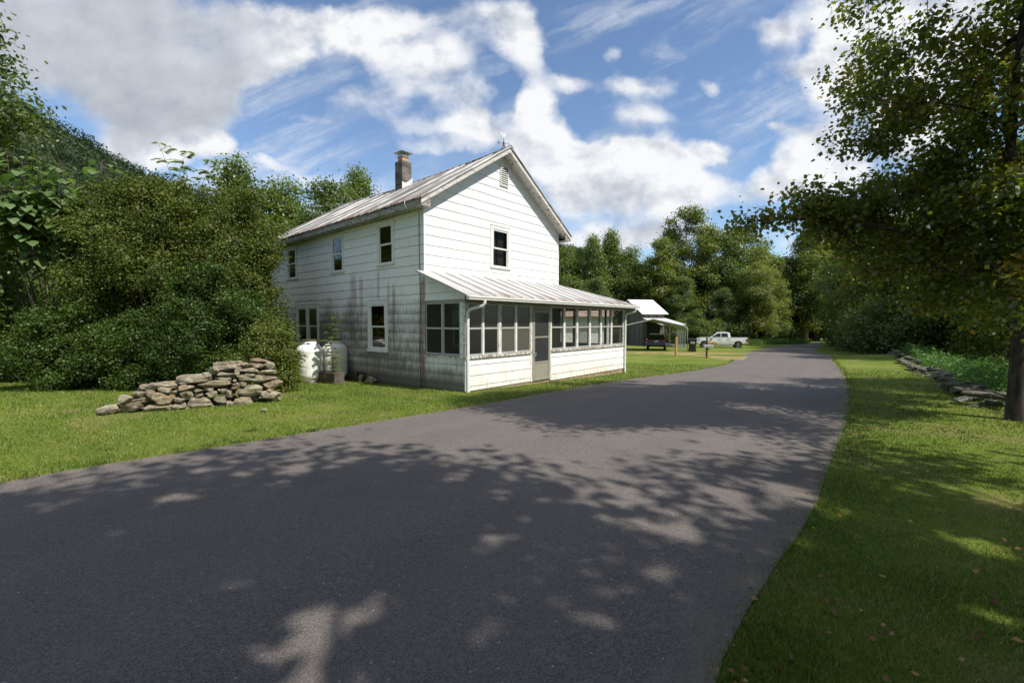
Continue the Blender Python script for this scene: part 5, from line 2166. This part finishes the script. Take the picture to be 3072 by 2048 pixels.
def shade_proto(key, n_leaf, x, y, rz, sc):
    """crown with the openings that let sun spots through to the road and the verge"""
    m, co, ti = tree_proto(41, 14.5, 6.6, 5.2, .26, 50, (1.15, 2.0), .25, n_leaf, sub=6)
    c = co.reshape(-1, 4, 3).mean(1) * sc
    wx = x + c[:, 0] * math.cos(rz) - c[:, 1] * math.sin(rz)
    wy = y + c[:, 0] * math.sin(rz) + c[:, 1] * math.cos(rz)
    wz = c[:, 2]
    keep = np.ones(len(c), bool)
    for gx, gy, r in HOLES:
        t = wz / SUN.z
        d = np.hypot((wx - gx - SUN.x * t), (wy - gy - SUN.y * t) * .85)
        keep &= d > r * np.random.RandomState(3).uniform(.55, 1.7, len(d))
    co = co.reshape(-1, 4, 3)[keep].reshape(-1, 3)
    PROTO[key] = (m.mesh('trunk_' + key, M['bark_dark'], True), np_mesh('crown_' + key, co, 4, ti[keep], [M['leaf_near']]))


shade_proto('shade', 58000, 4.6, -4.7, .4, 1.0)
shade_proto('shade_open', 36000, 9.3, -2.3, 2.2, .8)
make_proto('shade_slim', 'leaf_near', 'bark_dark', 42, 13, 3.2, 4.5, .2, 30, (.8, 1.4), .19, 24000, sub=6)
tree('shade_tree', PROTO['shade'], None, None, 'broad tree standing behind the viewer whose shadow lies over the near road', 'tree', 4.6, -4.7, .4, 1.0)
tree('shade_tree', PROTO['shade_open'], None, None, 'broad tree on the right verge beside the viewer', 'tree', 9.3, -2.3, 2.2, .8)
tree('shade_tree', PROTO['shade'], None, None, 'tree by the lane behind the viewer on the left', 'tree', -1.5, -6.4, 4.1, .95)
tree('shade_tree', PROTO['shade_slim'], None, None, 'slim tree beyond the low stone wall, outside the right edge of the view', 'tree', 17.8, 8.2, 1.1, 1.0)

tree('shade_tree', PROTO['shade'], None, None, 'tree across the lane behind the viewer', 'tree', 3.0, -13.5, 5.0, 1.05)
tree('shade_tree', PROTO['shade'], None, None, 'tree standing farther back on the right of the viewer', 'tree', 15.5, -7.5, 3.3, 1.0)

# ---- woods on the right
rng = np.random.RandomState(5)
EDGE = [('edge_c', 25.6, 22.5, .9), ('edge_b', 28.0, 25.5, .95), ('edge_a', 28.6, 30.2, .95), ('edge_b', 27.3, 33.6, .85),
        ('edge_a', 29.8, 38.4, .9), ('edge_b', 32.2, 37.0, 1.0), ('edge_c', 32.6, 43.4, .95), ('edge_b', 36.2, 46.5, 1.05), ('edge_a', 37.6, 51.0, 1.05), ('edge_b', 42.2, 55.2, 1.1), ('edge_c', 46.4, 59.6, 1.1), ('edge_a', 51.5, 63.0, 1.1), ('edge_b', 57.5, 66.5, 1.3),
        ('tall', 50.2, 77.5, .92), ('tall', 55.5, 83, 1.0), ('dark', 47.2, 79.5, 1.2), ('tall', 61.5, 86, 1.0), ('edge_c', 57.5, 80.5, 1.25), ('edge_a', 63, 84, 1.2), ('edge_b', 68, 86.5, 1.3), ('edge_a', 76, 87, 1.3)]
for k, x, y, s in EDGE:
    lab = {'edge_a': 'dark leafy tree in the woods along the right side of the road', 'edge_b': 'yellowing tree in the woods along the right side of the road', 'edge_c': 'mid green tree in the woods along the right side of the road', 'tall': 'tall yellowish tree closing the view at the far road bend', 'dark': 'dark tree closing the view at the far road bend'}[k]
    tree('woodland_tree', PROTO[k], None, None, lab, 'tree', x, y, rng.uniform(0, 6.28), s * rng.uniform(.92, 1.08), {'edge_a': 'dark trees in the right hand woods', 'edge_b': 'yellowing trees in the right hand woods', 'edge_c': 'mid green trees in the right hand woods', 'tall': 'tall trees at the far road bend', 'dark': None}[k])
for i in range(44):
    t = rng.uniform(0, 1)
    x, y = 24.6 + 30 * t + rng.uniform(-.4, 1.9), 30.5 + 34.5 * t + rng.uniform(-1.6, .3)
    k = ('under', 'under_b')[i % 2]
    tree('understory_shrub', PROTO[k], None, None, 'shrub in the shade under the right hand woods' if k == 'under' else 'paler shrub in the shade under the right hand woods', 'shrub', x, y, rng.uniform(0, 6.28), rng.uniform(.8, 1.35), 'dark shrubs under the right hand woods' if k == 'under' else 'pale shrubs under the right hand woods')
for i in range(9):          # deeper rows, closing the view between the trunks
    t = .42 + .58 * i / 8
    x, y = 31 + 44 * t + rng.uniform(-1, 3), 24 + 42 * t + rng.uniform(-3, 0)
    k = ('dark', 'round')[i % 2]
    tree('woodland_tree', PROTO[k], None, None, 'tall tree deep in the woods on the right', 'tree', x + 3, y, rng.uniform(0, 6.28), rng.uniform(.8, 1.05), 'deep trees of the right hand woods')

# ---- tree line beyond the barn
BACK = [
    ('sycamore', 27.5, 72, 1.0, 'tallest tree of the line beyond the truck, broad with a yellow green crown'),
    ('round', 8.8, 73, 1.08, 'round green tree right of the house gable above the porch roof'),
    ('spire', 12.6, 71, 1.10, 'pointed green tree above the porch roof end'),
    ('spire', 15.8, 73, 1.18, 'pair of green spires behind the barn roof, nearest the barn ridge'),
    ('dark', 11.2, 62, .70, 'low dark green tree beside the porch roof edge'),
    ('round', 19.2, 74, 1.08, 'green tree directly behind the white barn roof'),
    ('tall', 23.2, 70, .84, 'yellow green tree right behind the carport'),
    ('dark', 33.2, 72, 1.35, 'blue green tree right of the tallest tree'),
    ('tall', 38.5, 77, 1.02, 'tall yellowish tree left of where the road disappears'),
    ('round', 43.5, 80, 1.25, 'green tree above the far bend of the road'),
    ('edge_b', 34.5, 64.5, .95, 'bushy yellow green tree behind the truck tailgate'),
    ('edge_a', 30.3, 65.5, .72, 'low dark tree behind the truck cab'),
    ('edge_c', 24.6, 66, .78, 'low green tree behind the trash bin'),
    ('edge_b', 38.6, 69.0, .95, 'yellow green tree beside the road bend'),
]
for k, x, y, s, lab in BACK:
    tree('background_tree', PROTO[k], None, None, lab, 'tree', x, y, rng.uniform(0, 6.28), s)
for i in range(22):
    x = -6 + 66 * i / 21 + rng.uniform(-1.5, 1.5)
    y = 82 + rng.uniform(-3, 6) + max(0, x - 40) * .1
    k = ('dark', 'tall', 'round', 'dark')[i % 4]
    tree('background_tree', PROTO[k], None, None, 'tree in the second row of the line beyond the barn', 'tree', x, y, rng.uniform(0, 6.28), rng.uniform(.72, .95) * (.8 if k == 'tall' else 1.05), 'second row trees beyond the barn')
for i in range(20):
    x = 13 + 25 * i / 19 + rng.uniform(-.8, .8)
    y = 62.5 + .16 * (x - 13) + rng.uniform(-1, 2)
    if x < 21:
        y += 4
    k = ('under_b', 'under')[i % 2]
    tree('understory_shrub', PROTO[k], None, None, 'leafy shrub at the foot of the tree line beyond the truck', 'shrub', x, y, rng.uniform(0, 6.28), rng.uniform(1.0, 1.5), 'shrubs at the foot of the far tree line')
for i in range(9):
    x, y = 44 + i * 1.5 + rng.uniform(-.4, .4), 77.5 + i * .7
    m = MB()
    h = rng.uniform(7, 10)
    m.tube([(0, 0, -.2), (.1, 0, h * .5), (rng.uniform(-.4, .4), 0, h)], [.13, .10, .06], 7)
    tag(m.build('bare_trunk', M['bark_pale'], None, smooth=True, loc=(x, y, gzf(x, y))), 'thin pale tree trunk standing at the far road bend', 'tree trunk', 'pale trunks at the road bend')

# ---- trees behind and left of the house
LEFT = [
    ('spire', -18.0, 30, .86, 'pointed light green tree above the tall shrub, left of the house roof'),
    ('round', -15.4, 31, .84, 'rounded green tree next left of the house roof'),
    ('dark', -11.6, 29.5, .86, 'dark green tree rising behind the middle of the house roof'),
    ('spire', -11.3, 34, .90, 'slim knob topped tree standing above the dark tree behind the roof'),
    ('edge_c', -9.6, 36, .88, 'pale green tree left of the chimney behind the roof'),
    ('round', -21.8, 28, .54, 'green tree behind the left side of the tall shrub'),
    ('dark', -26, 27, .55, 'dark tree at the far left behind the paulownia'),
    ('edge_b', -17.5, 22, .56, 'olive green tree close behind the tall shrub'),
    ('edge_c', -21.5, 20.5, .46, 'green tree behind the paulownia leaves'),
    ('edge_a', -24.5, 18, .62, 'dark low tree at the left edge behind the lawn'),
    ('dark', -31, 24, .9, 'dark tree outside the left edge of the view'),
]
for k, x, y, s, lab in LEFT:
    tree('yard_tree', PROTO[k], None, None, lab, 'tree', x, y, rng.uniform(0, 6.28), s)

m, co, ti = tree_proto(61, 11.3, 2.7, 1.6, .19, 44, (.55, 1.1), .15, 26000, top=.35, belly=.45, sub=6)
t = thing('oak_tree', 'dark green tree cut by the left edge of the view', 'tree', (-15.95, 12.5, gzf(-15.6, 12.5)))
link('trunk', m.mesh('trunk_oak', M['bark_dark'], True), t)
link('crown', np_mesh('crown_oak', co, 4, ti, [M['leaf_deep']]), t)


# ---- shrubs by the house: many small leaves on a twiggy frame
def shrub(name, label, x, y, H, Rx, ry, n_clump, rr, leaf, n_leaf, mat, seed, stem='twig', base=.1, top=.45, belly=.4, sub=8, twigs=0, rz=0, shell=.5, flat=.95):
    rng = np.random.RandomState(seed)
    cl = crown_clumps(rng, base, H, Rx, n_clump, rr[0], rr[1], top, belly, ry=ry)
    main = list(cl)
    for k in range(int(n_clump * 2.2)):          # stray shoots standing out of the outline
        c = main[rng.randint(len(main))]
        d = rng.normal(size=3)
        d[2] = abs(d[2]) * .9 + .1
        d /= np.linalg.norm(d)
        for q in (.85, 1.12, 1.35):
            if q * (1.2 - rng.uniform(0, .5)) < 1.25:
                cl.append((c[0] + d[0] * c[3] * q, c[1] + d[1] * c[3] * q, max(.1, c[2] + d[2] * c[3] * q), c[3] * rng.uniform(.16, .30) * (1.5 - .5 * q)))
    m = MB()
    for c in main:
        p2 = Vector(c[:3])
        p0 = Vector((c[0] * .12 + rng.normal(0, .1), c[1] * .12 + rng.normal(0, .1), -.1))
        mid = p0.lerp(p2, .5) + Vector((rng.normal(0, .12), rng.normal(0, .12), .25))
        m.tube([p0, mid, p2], [.024, .015, .006], 5, caps=False)
    for k in range(twigs):
        c = cl[rng.randint(len(cl))]
        d = rng.normal(size=3)
        d[2] = abs(d[2]) * .7 + .15
        d = Vector(d / np.linalg.norm(d))
        p = Vector(c[:3]) + d * c[3] * .5
        q = Vector(c[:3]) + d * c[3] * rng.uniform(.95, 1.22)
        m.tube([p, p.lerp(q, .5) + Vector(rng.normal(0, .04, 3)), q], [.010, .007, .003], 4, caps=False)
    t = thing(name, label, 'shrub', (x, y, gzf(x, y)), rz)
    link('stems', m.mesh('stems_' + name, M['bark_dark' if mat == 'leaf_box' else stem], True), t)
    co, ti = clump_leaves(cl, n_leaf, leaf, rng, flat, shell, .35, .6, 0, sub=sub, tvar=.19)
    link('foliage', np_mesh('foliage_' + name, co, 4, ti, [M[mat]]), t)
    return t


shrub('tall_shrub', 'huge twiggy olive green shrub left of the house', -10.6, 14.0, 5.85, 3.3, 2.2, 74, (.55, 1.05), .07, 165000, 'leaf_olive', 71, base=.3, twigs=520, belly=.5)
shrub('tall_shrub', 'tall olive green shrub touching the far left corner of the house', -8.75, 14.4, 6.0, 1.85, 1.5, 40, (.45, .85), .07, 80000, 'leaf_olive', 72, base=.3, twigs=260, belly=.5)
shrub('boxwood', 'low dense dark green boxwood at the left end of the hedge', -11.7, 12.1, 2.2, 1.7, 1.1, 34, (.28, .62), .060, 60000, 'leaf_box', 73, base=.05, top=.3)
shrub('boxwood', 'taller dark green boxwood behind the tumbled stone wall', -8.0, 12.2, 3.3, 1.6, 1.2, 42, (.28, .66), .060, 72000, 'leaf_box', 74, base=.05, top=.2)
shrub('boxwood', 'dark green boxwood in the middle of the hedge', -9.9, 12.1, 2.0, 1.2, .9, 26, (.28, .55), .060, 40000, 'leaf_box', 75, base=.05, top=.2)
shrub('small_bush', 'small yellowish green bush between the stone wall and the sunlit propane tank', -6.0, 11.4, 1.65, .72, .7, 24, (.22, .38), .060, 21000, 'leaf_olive', 76, base=.05, twigs=60)
shrub('weedy_bush', 'loose pale bush at the far left below the trees', -16.0, 14.2, 3.2, 1.9, 1.5, 30, (.4, .8), .11, 20000, 'leaf_green', 77, base=.1)
shrub('weedy_bush', 'green bush under the paulownia at the left edge', -19.0, 17.5, 3.2, 2.4, 1.5, 30, (.5, .9), .13, 18000, 'leaf_green', 78, base=.1)


# ---- paulownia with very large heart-shaped leaves
def big_leaf(m, p, d, L, rng):
    d = Vector(d).normalized()
    up = Vector((0, 0, 1))
    s = d.cross(up).normalized()
    n = s.cross(d).normalized()
    out = [(0, 0), (.10, .22), (.30, .40), (.52, .42), (.74, .28), (1.0, 0), (.74, -.28), (.52, -.42), (.30, -.40), (.10, -.22)]
    b = [p + d * (a * L) + s * (q * L) + n * (abs(q) * .25 * L - a * a * .30 * L) for a, q in out]
    mid = [p + d * (a * L) + n * (-a * a * .30 * L) for a in (.10, .30, .52, .74)]
    m.add([tuple(v) for v in b + mid], [(0, 1, 10), (1, 2, 11, 10), (2, 3, 12, 11), (3, 4, 13, 12), (4, 5, 13), (0, 10, 9), (10, 11, 8, 9), (11, 12, 7, 8), (12, 13, 6, 7), (13, 5, 6)])


def tint_mesh(me, rng, k):
    a = me.attributes.new('tint', 'FLOAT', 'POINT')
    n = len(me.vertices)
    t = np.repeat(np.clip(rng.normal(.45, .22, n // k + 1), 0, 1), k)[:n]
    a.data.foreach_set('value', t.astype(np.float32))


rng = np.random.RandomState(88)
tk, lf = MB(), MB()
for i in range(26):
    a = rng.uniform(0, 6.28)
    r = rng.uniform(.3, 1.7)
    top = Vector((r * math.cos(a), r * math.sin(a) * .8, rng.uniform(5.3, 6.7) if i > 4 else rng.uniform(4.0, 5.0)))
    b0 = Vector((rng.normal(0, .15), rng.normal(0, .15), -.2))
    mid = b0.lerp(top, .5) + Vector((rng.normal(0, .25), rng.normal(0, .25), .5))
    tk.tube([b0, mid, top], [.024, .016, .008], 6)
    for k in range(13):
        t = .72 + .28 * k / 12
        q = mid.lerp(top, (t - .5) * 2)
        for s in (0, math.pi):
            ang = k * 1.57 + s + rng.normal(0, .6)
            d = Vector((math.cos(ang), math.sin(ang), rng.uniform(-.35, .15)))
            e = q + d * rng.uniform(.15, .28)
            tk.tube([q, e], [.008, .006], 4, caps=False)
            big_leaf(lf, e, d + Vector((0, 0, -.25)), rng.uniform(.22, .42) * (1.0 if k < 11 else .6), rng)
pw = thing('paulownia', 'young paulownia with very large pale leaves rising beside the olive shrub', 'tree', (-13.2, 13.2, gzf(-13.2, 13.2)))
link('trunk', tk.mesh('stems_paulownia', M['bark_dark'], True), pw)
me = lf.mesh('leaves_paulownia', M['leaf_big'], True)
tint_mesh(me, rng, 14)
link('crown', me, pw)


# ---- tree-of-heaven: stems with long feather leaves
def feather_leaf(tw, P, N, S, T, p, d, L, rng, leaflet):
    d = Vector(d).normalized()
    side = d.cross(Vector((0, 0, 1))).normalized()
    n = 9
    prev = p
    for k in range(n + 1):
        t = k / n
        q = p + d * (L * t) + Vector((0, 0, -L * .38 * t * t))
        tw.tube([prev, q], [.004, .003], 3, caps=False) if k else None
        prev = q
        if k == 0:
            continue
        for s in (-1, 1):
            c = q + side * (s * leaflet * .55) + Vector((0, 0, -leaflet * .12))
            P.append(tuple(c))
            T.append(tuple(side * s + d * .35 + Vector((0, 0, -.25))))
            N.append(tuple(Vector((0, 0, 1)) + side * (s * .25) + Vector(rng.normal(0, .15, 3))))
            S.append(leaflet * (1.1 - .35 * t))


def heaven_sapling(name, label, cat, loc, stems, leaflet, seed, mat='leaf_green', L=.55, per=12, start=.35):
    rng = np.random.RandomState(seed)
    tw = MB()
    P, N, S, T = [], [], [], []
    for (b, e) in stems:
        b, e = Vector(b), Vector(e)
        mid = b.lerp(e, .55) + Vector((rng.normal(0, .05), rng.normal(0, .05), .05)) * (e - b).length
        tw.tube([b, mid, e], [.022 * max(1, L), .014 * max(1, L), .006], 6)
        for k in range(per):
            t = start + (1 - start) * k / (per - 1)
            q = b.lerp(mid, t / .55) if t < .55 else mid.lerp(e, (t - .55) / .45)
            a = k * 2.4 + rng.normal(0, .3)
            d = (math.cos(a), math.sin(a), .35 if t < .95 else .9)
            feather_leaf(tw, P, N, S, T, q, d, L * rng.uniform(.75, 1.15) * (1.1 - .35 * t), rng, leaflet)
    P, N, S, T = (np.array(q) for q in (P, N, S, T))
    N = N / np.linalg.norm(N, axis=1)[:, None]
    T = T - N * (T * N).sum(1)[:, None]
    T = T / np.linalg.norm(T, axis=1)[:, None]
    B = np.cross(N, T)
    s = S[:, None]
    co = np.stack([P - T * s * .5, P + B * s * .20 + N * s * .05, P + T * s * .5, P - B * s * .20 + N * s * .05], 1).reshape(-1, 3)
    t = thing(name, label, cat, loc)
    link('stems', tw.mesh('stems_' + name, M['twig'], True), t)
    link('leaves', np_mesh('leaves_' + name, co, 4, np.clip(rng.normal(.5, .18, len(P)), 0, 1), [M[mat]]), t)
    return t


heaven_sapling('sapling', 'slender upright sapling with feather leaves in front of the shaded propane tank', 'sapling', (-5.30, 13.55, -.12), [((0, 0, 0), (-.03, .05, 1.95))], .17, 91, L=.30, per=19, start=.2)
heaven_sapling('sapling', 'spreading sapling with long drooping feather leaves in front of the sunlit propane tank', 'sapling', (-6.30, 12.45, -.10),
               [((0, 0, 0), (-.35, .2, 1.35)), ((.05, 0, 0), (.22, .1, 1.05)), ((-.1, .1, 0), (-.05, -.15, 1.5))], .20, 92, L=.55, per=12, start=.25)
heaven_sapling('sparse_tree', 'thin tree with sparse feathery leaves against the cloud above the tall shrub', 'tree', (-12.6, 17.3, -.3),
               [((0, 0, 0), (-.6, 0, 8.6)), ((0, 0, 3), (.4, 0, 8.3)), ((0, 0, 3), (1.2, .2, 8.0))], .24, 93, L=.7, per=7, start=.78)

# ---- forested mountain
def hill_height(X, Y):
    r = np.hypot(X, Y)
    az = np.arctan2(X, Y)
    prof_a = np.radians([-75, -60, -50.5, -48, -44.3, -42.4, -38, -34, -30, -22, -12, 0, 5, 15, 30, 60])
    prof_t = [.40, .50, .505, .487, .425, .395, .315, .26, .23, .20, .185, .172, .165, .14, .12, .10]
    # tangent heights along each azimuth, measured along the horizontal range
    t = np.interp(az, prof_a, prof_t) * np.cos(np.interp(az, [-1.2, 1.2], [-1.2, 1.2]))
    R0, R1 = 170., 520.
    k = np.clip((r - R0) / (R1 - R0), 0, 1.25)
    ridge = t * R1
    s = np.where(k < 1, k * k * (3 - 2 * k) * .55 + k * .45, 1 - (k - 1) * .9)
    z = ridge * s
    n = np.sin(X * .021 + 1.3) * np.sin(Y * .017) * 6 + np.sin(X * .06 + Y * .03) * 2.2 + np.sin(X * .13 - Y * .11) * 1.2
    return z + n * np.clip(k * 1.5, 0, 1) - 4


azs = np.radians(np.linspace(-82, 62, 190))
rs = np.concatenate([np.linspace(150, 520, 60), np.linspace(540, 680, 8)])
A, RR_ = np.meshgrid(azs, rs)
X, Y = RR_ * np.sin(A), RR_ * np.cos(A)
Z = hill_height(X, Y)
n1, n2 = len(azs), len(rs)
i = np.arange((n1 - 1) * (n2 - 1))
r_, c_ = i // (n1 - 1), i % (n1 - 1)
a_ = r_ * n1 + c_
me = bpy.data.meshes.new('mountain')
me.from_pydata(np.stack([X, Y, Z], -1).reshape(-1, 3).tolist(), [], np.stack([a_, a_ + 1, a_ + n1 + 1, a_ + n1], -1).tolist())
me.polygons.foreach_set('use_smooth', [True] * len(me.polygons))
me.materials.append(plain('mountain_floor', (.022, .034, .012), .95, var=.4, scale=.05))
me.update()
tag(link('mountain', me), kind='structure', label='steep forested mountain rising on the left behind the trees')
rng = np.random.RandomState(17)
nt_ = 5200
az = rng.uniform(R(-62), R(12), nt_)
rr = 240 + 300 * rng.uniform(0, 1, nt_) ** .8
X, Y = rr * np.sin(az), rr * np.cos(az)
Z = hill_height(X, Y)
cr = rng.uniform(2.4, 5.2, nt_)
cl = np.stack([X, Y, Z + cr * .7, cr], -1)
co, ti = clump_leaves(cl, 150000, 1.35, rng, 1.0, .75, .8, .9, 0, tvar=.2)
tag(link('forest_canopy', np_mesh('forest_canopy', co, 4, ti, [M['leaf_hill_shaded']])), 'dense tree canopy covering the mountain slope, its colour darkened for cloud shadow', 'forest', kind='stuff')

# ================================================================ grass, weeds, fallen leaves
rng = np.random.RandomState(23)


def clear_of_solids(x, y):
    ok = ~in_poly(x, y, ROAD_POLY)
    hx, hy = x - HO.x, y - HO.y
    v = hx * math.sin(HA) + hy * math.cos(HA)
    u = -hx * math.cos(HA) + hy * math.sin(HA)
    ok &= ~((v > -.02) & (v < PW) & (u > -PD) & (u < HL))
    return ok


def blades(name, x, y, h, w, mat, label, bend=.5, tmean=.45, tvar=.2, patch=True):
    n = len(x)
    z = gz(x, y)
    a = rng.uniform(0, 2 * math.pi, n)
    b = rng.uniform(0, 2 * math.pi, n)
    dx, dy = np.cos(a) * w / 2, np.sin(a) * w / 2
    bl = h * bend * rng.uniform(.2, 1.3, n)
    if patch:      # bare and clover patches
        bare = np.sin(x * .83 + 2.1 * np.sin(y * .61)) * np.sin(y * .97 + 1.3 * np.sin(x * .7))
        h = h * np.where(bare > .75, .7, 1.0)
    tip = np.stack([x + np.cos(b) * bl, y + np.sin(b) * bl, z + h * rng.uniform(.75, 1, n)], -1)
    p0 = np.stack([x - dx, y - dy, z - .01], -1)
    p1 = np.stack([x + dx, y + dy, z - .01], -1)
    co = np.stack([p0, p1, tip], 1).reshape(-1, 3)
    t = rng.normal(tmean, tvar, n)
    if patch:
        t = t + .22 * np.sin(x * 1.3 + 1.7 * np.sin(y * .9)) * np.sin(y * 1.6 + np.sin(x * 1.1)) + .10 * np.sin(x * 4.1 + y * 2.3)
    return tag(link(name, np_mesh(name, co, 3, np.clip(t, 0, 1), [mat])), label, 'grass', kind='stuff')


# density falls with distance, blades grow wider so the turf stays closed
def polar(n, r0, r1, a0, a1, p=1.0):
    q = rng.uniform(0, 1, n)
    r = r0 * (r1 / r0) ** (q ** p)
    a = rng.uniform(a0, a1, n)
    return r * np.sin(a), r * np.cos(a), r


X, Y, Rr_ = polar(480000, 1.9, 24, R(-74), R(70), .9)
ok = clear_of_solids(X, Y)
X, Y, Rr_ = X[ok], Y[ok], Rr_[ok]
h = (.028 + .0014 * Rr_) * rng.uniform(.5, 1.35, len(X))
clumpy = .5 + .5 * np.sin(X * 2.7 + 2 * np.sin(Y * 1.9)) * np.sin(Y * 3.1 + X)
h *= .65 + .8 * clumpy
blades('grass', X, Y, h, .0042 + .00085 * Rr_, M['grass'], 'short mown grass of the lawn and verge', bend=.75, tmean=.47, tvar=.26)
# longer tufts along the road edges
P_ = []
for E_, s in ((RL, -1), (RR, 1)):
    for (xa, ya), (xb, yb) in zip(E_[:-1], E_[1:]):
        if yb < .5 or yb > 26:
            continue
        L = math.hypot(xb - xa, yb - ya)
        nx, ny = -(yb - ya) / L * -s, (xb - xa) / L * -s
        k = int(160 * L / (.6 + .12 * yb))
        t = rng.uniform(0, 1, k)
        o = rng.uniform(-.17, .18, k)
        o = np.where(o < 0, o * rng.uniform(0, 1, k) * (1 + .8 * np.sin(xa * 5 + ya * 7)), o)
        P_.append(np.stack([xa + (xb - xa) * t + nx * o, ya + (yb - ya) * t + ny * o], -1))
P_ = np.concatenate(P_)
rd = np.hypot(P_[:, 0], P_[:, 1])
blades('edge_grass', P_[:, 0], P_[:, 1], rng.uniform(.03, .09, len(P_)) + .001 * rd, .0035 + .0008 * rd, M['grass'], 'ragged longer grass along both road edges', bend=.9, tmean=.55, tvar=.25)
# tall grass by the truck and at the hedge feet
n = 9000
X = rng.uniform(26, 44, n)
Y = 58.5 + (X - 26) * .30 + rng.uniform(-2.2, 3.0, n)
ok = clear_of_solids(X, Y)
blades('tall_grass', X[ok], Y[ok], rng.uniform(.35, 1.0, ok.sum()), np.full(ok.sum(), .07), M['weed'], 'tall uncut grass between the truck and the road bend', bend=.35, tmean=.4)

# weeds beyond the low wall
n = 2400
t = rng.uniform(0, 1, n)
off = .45 + rng.uniform(0, 1, n) ** 1.3 * 7
X = 7.9 + 16.5 * t + .806 * off
Y = 7.0 + 22.5 * t - .592 * off
ok = (Y > 4.2)
X, Y, off = X[ok], Y[ok], off[ok]
hh = rng.uniform(.35, .85, len(X)) * (1 + .2 * np.sin(X * 1.3))
base = gz(X, Y)
k = 26
idx = np.repeat(np.arange(len(X)), k)
f = rng.uniform(.15, 1, len(idx))
P_ = np.stack([X[idx] + rng.normal(0, .10, len(idx)) * (1.3 - f), Y[idx] + rng.normal(0, .10, len(idx)) * (1.3 - f), base[idx] + hh[idx] * f], -1)
N_ = rng.normal(size=P_.shape) * .5
N_[:, 2] += .8
co = leaf_co(P_, N_, rng.uniform(.06, .15, len(P_)), rng, .32, .3)
ti = np.clip(rng.normal(.48, .2, len(X))[idx] * .6 + rng.normal(.2, .12, len(idx)), 0, 1)
tag(link('weeds', np_mesh('weeds', co, 4, ti, [M['weed']])), 'tall leafy weeds growing beyond the low stone wall', 'weeds', kind='stuff')

# fallen leaves
n = 330
X, Y, Rr_ = polar(n * 3, 2.2, 13, R(-52), R(60), 1.0)
ok = clear_of_solids(X, Y) & ((X > 0) | (rng.uniform(0, 1, n * 3) < .10))
X, Y = X[ok], Y[ok]
ke = rng.randint(0, 60, 260)
ex = np.array([RR[min(len(RR) - 1, 6 + k)] for k in ke])
X = np.concatenate([X, ex[:, 0] + rng.normal(0, .10, 260)])
Y = np.concatenate([Y, ex[:, 1] + rng.normal(0, .10, 260)])
P_ = np.stack([X, Y, gz(X, Y) + rng.uniform(.02, .05, len(X))], -1)
N_ = rng.normal(size=P_.shape) * .35
N_[:, 2] += 1
co = leaf_co(P_, N_, np.concatenate([rng.uniform(.018, .050, len(P_) - 260), rng.uniform(.010, .034, 260)]), rng, .75)
tag(link('fallen_leaves', np_mesh('fallen_leaves', co, 4, rng.uniform(0, 1, len(P_)) ** 1.8, [M['dead_leaf']])), 'scattered brown and orange fallen leaves in the grass', 'leaves', kind='stuff')
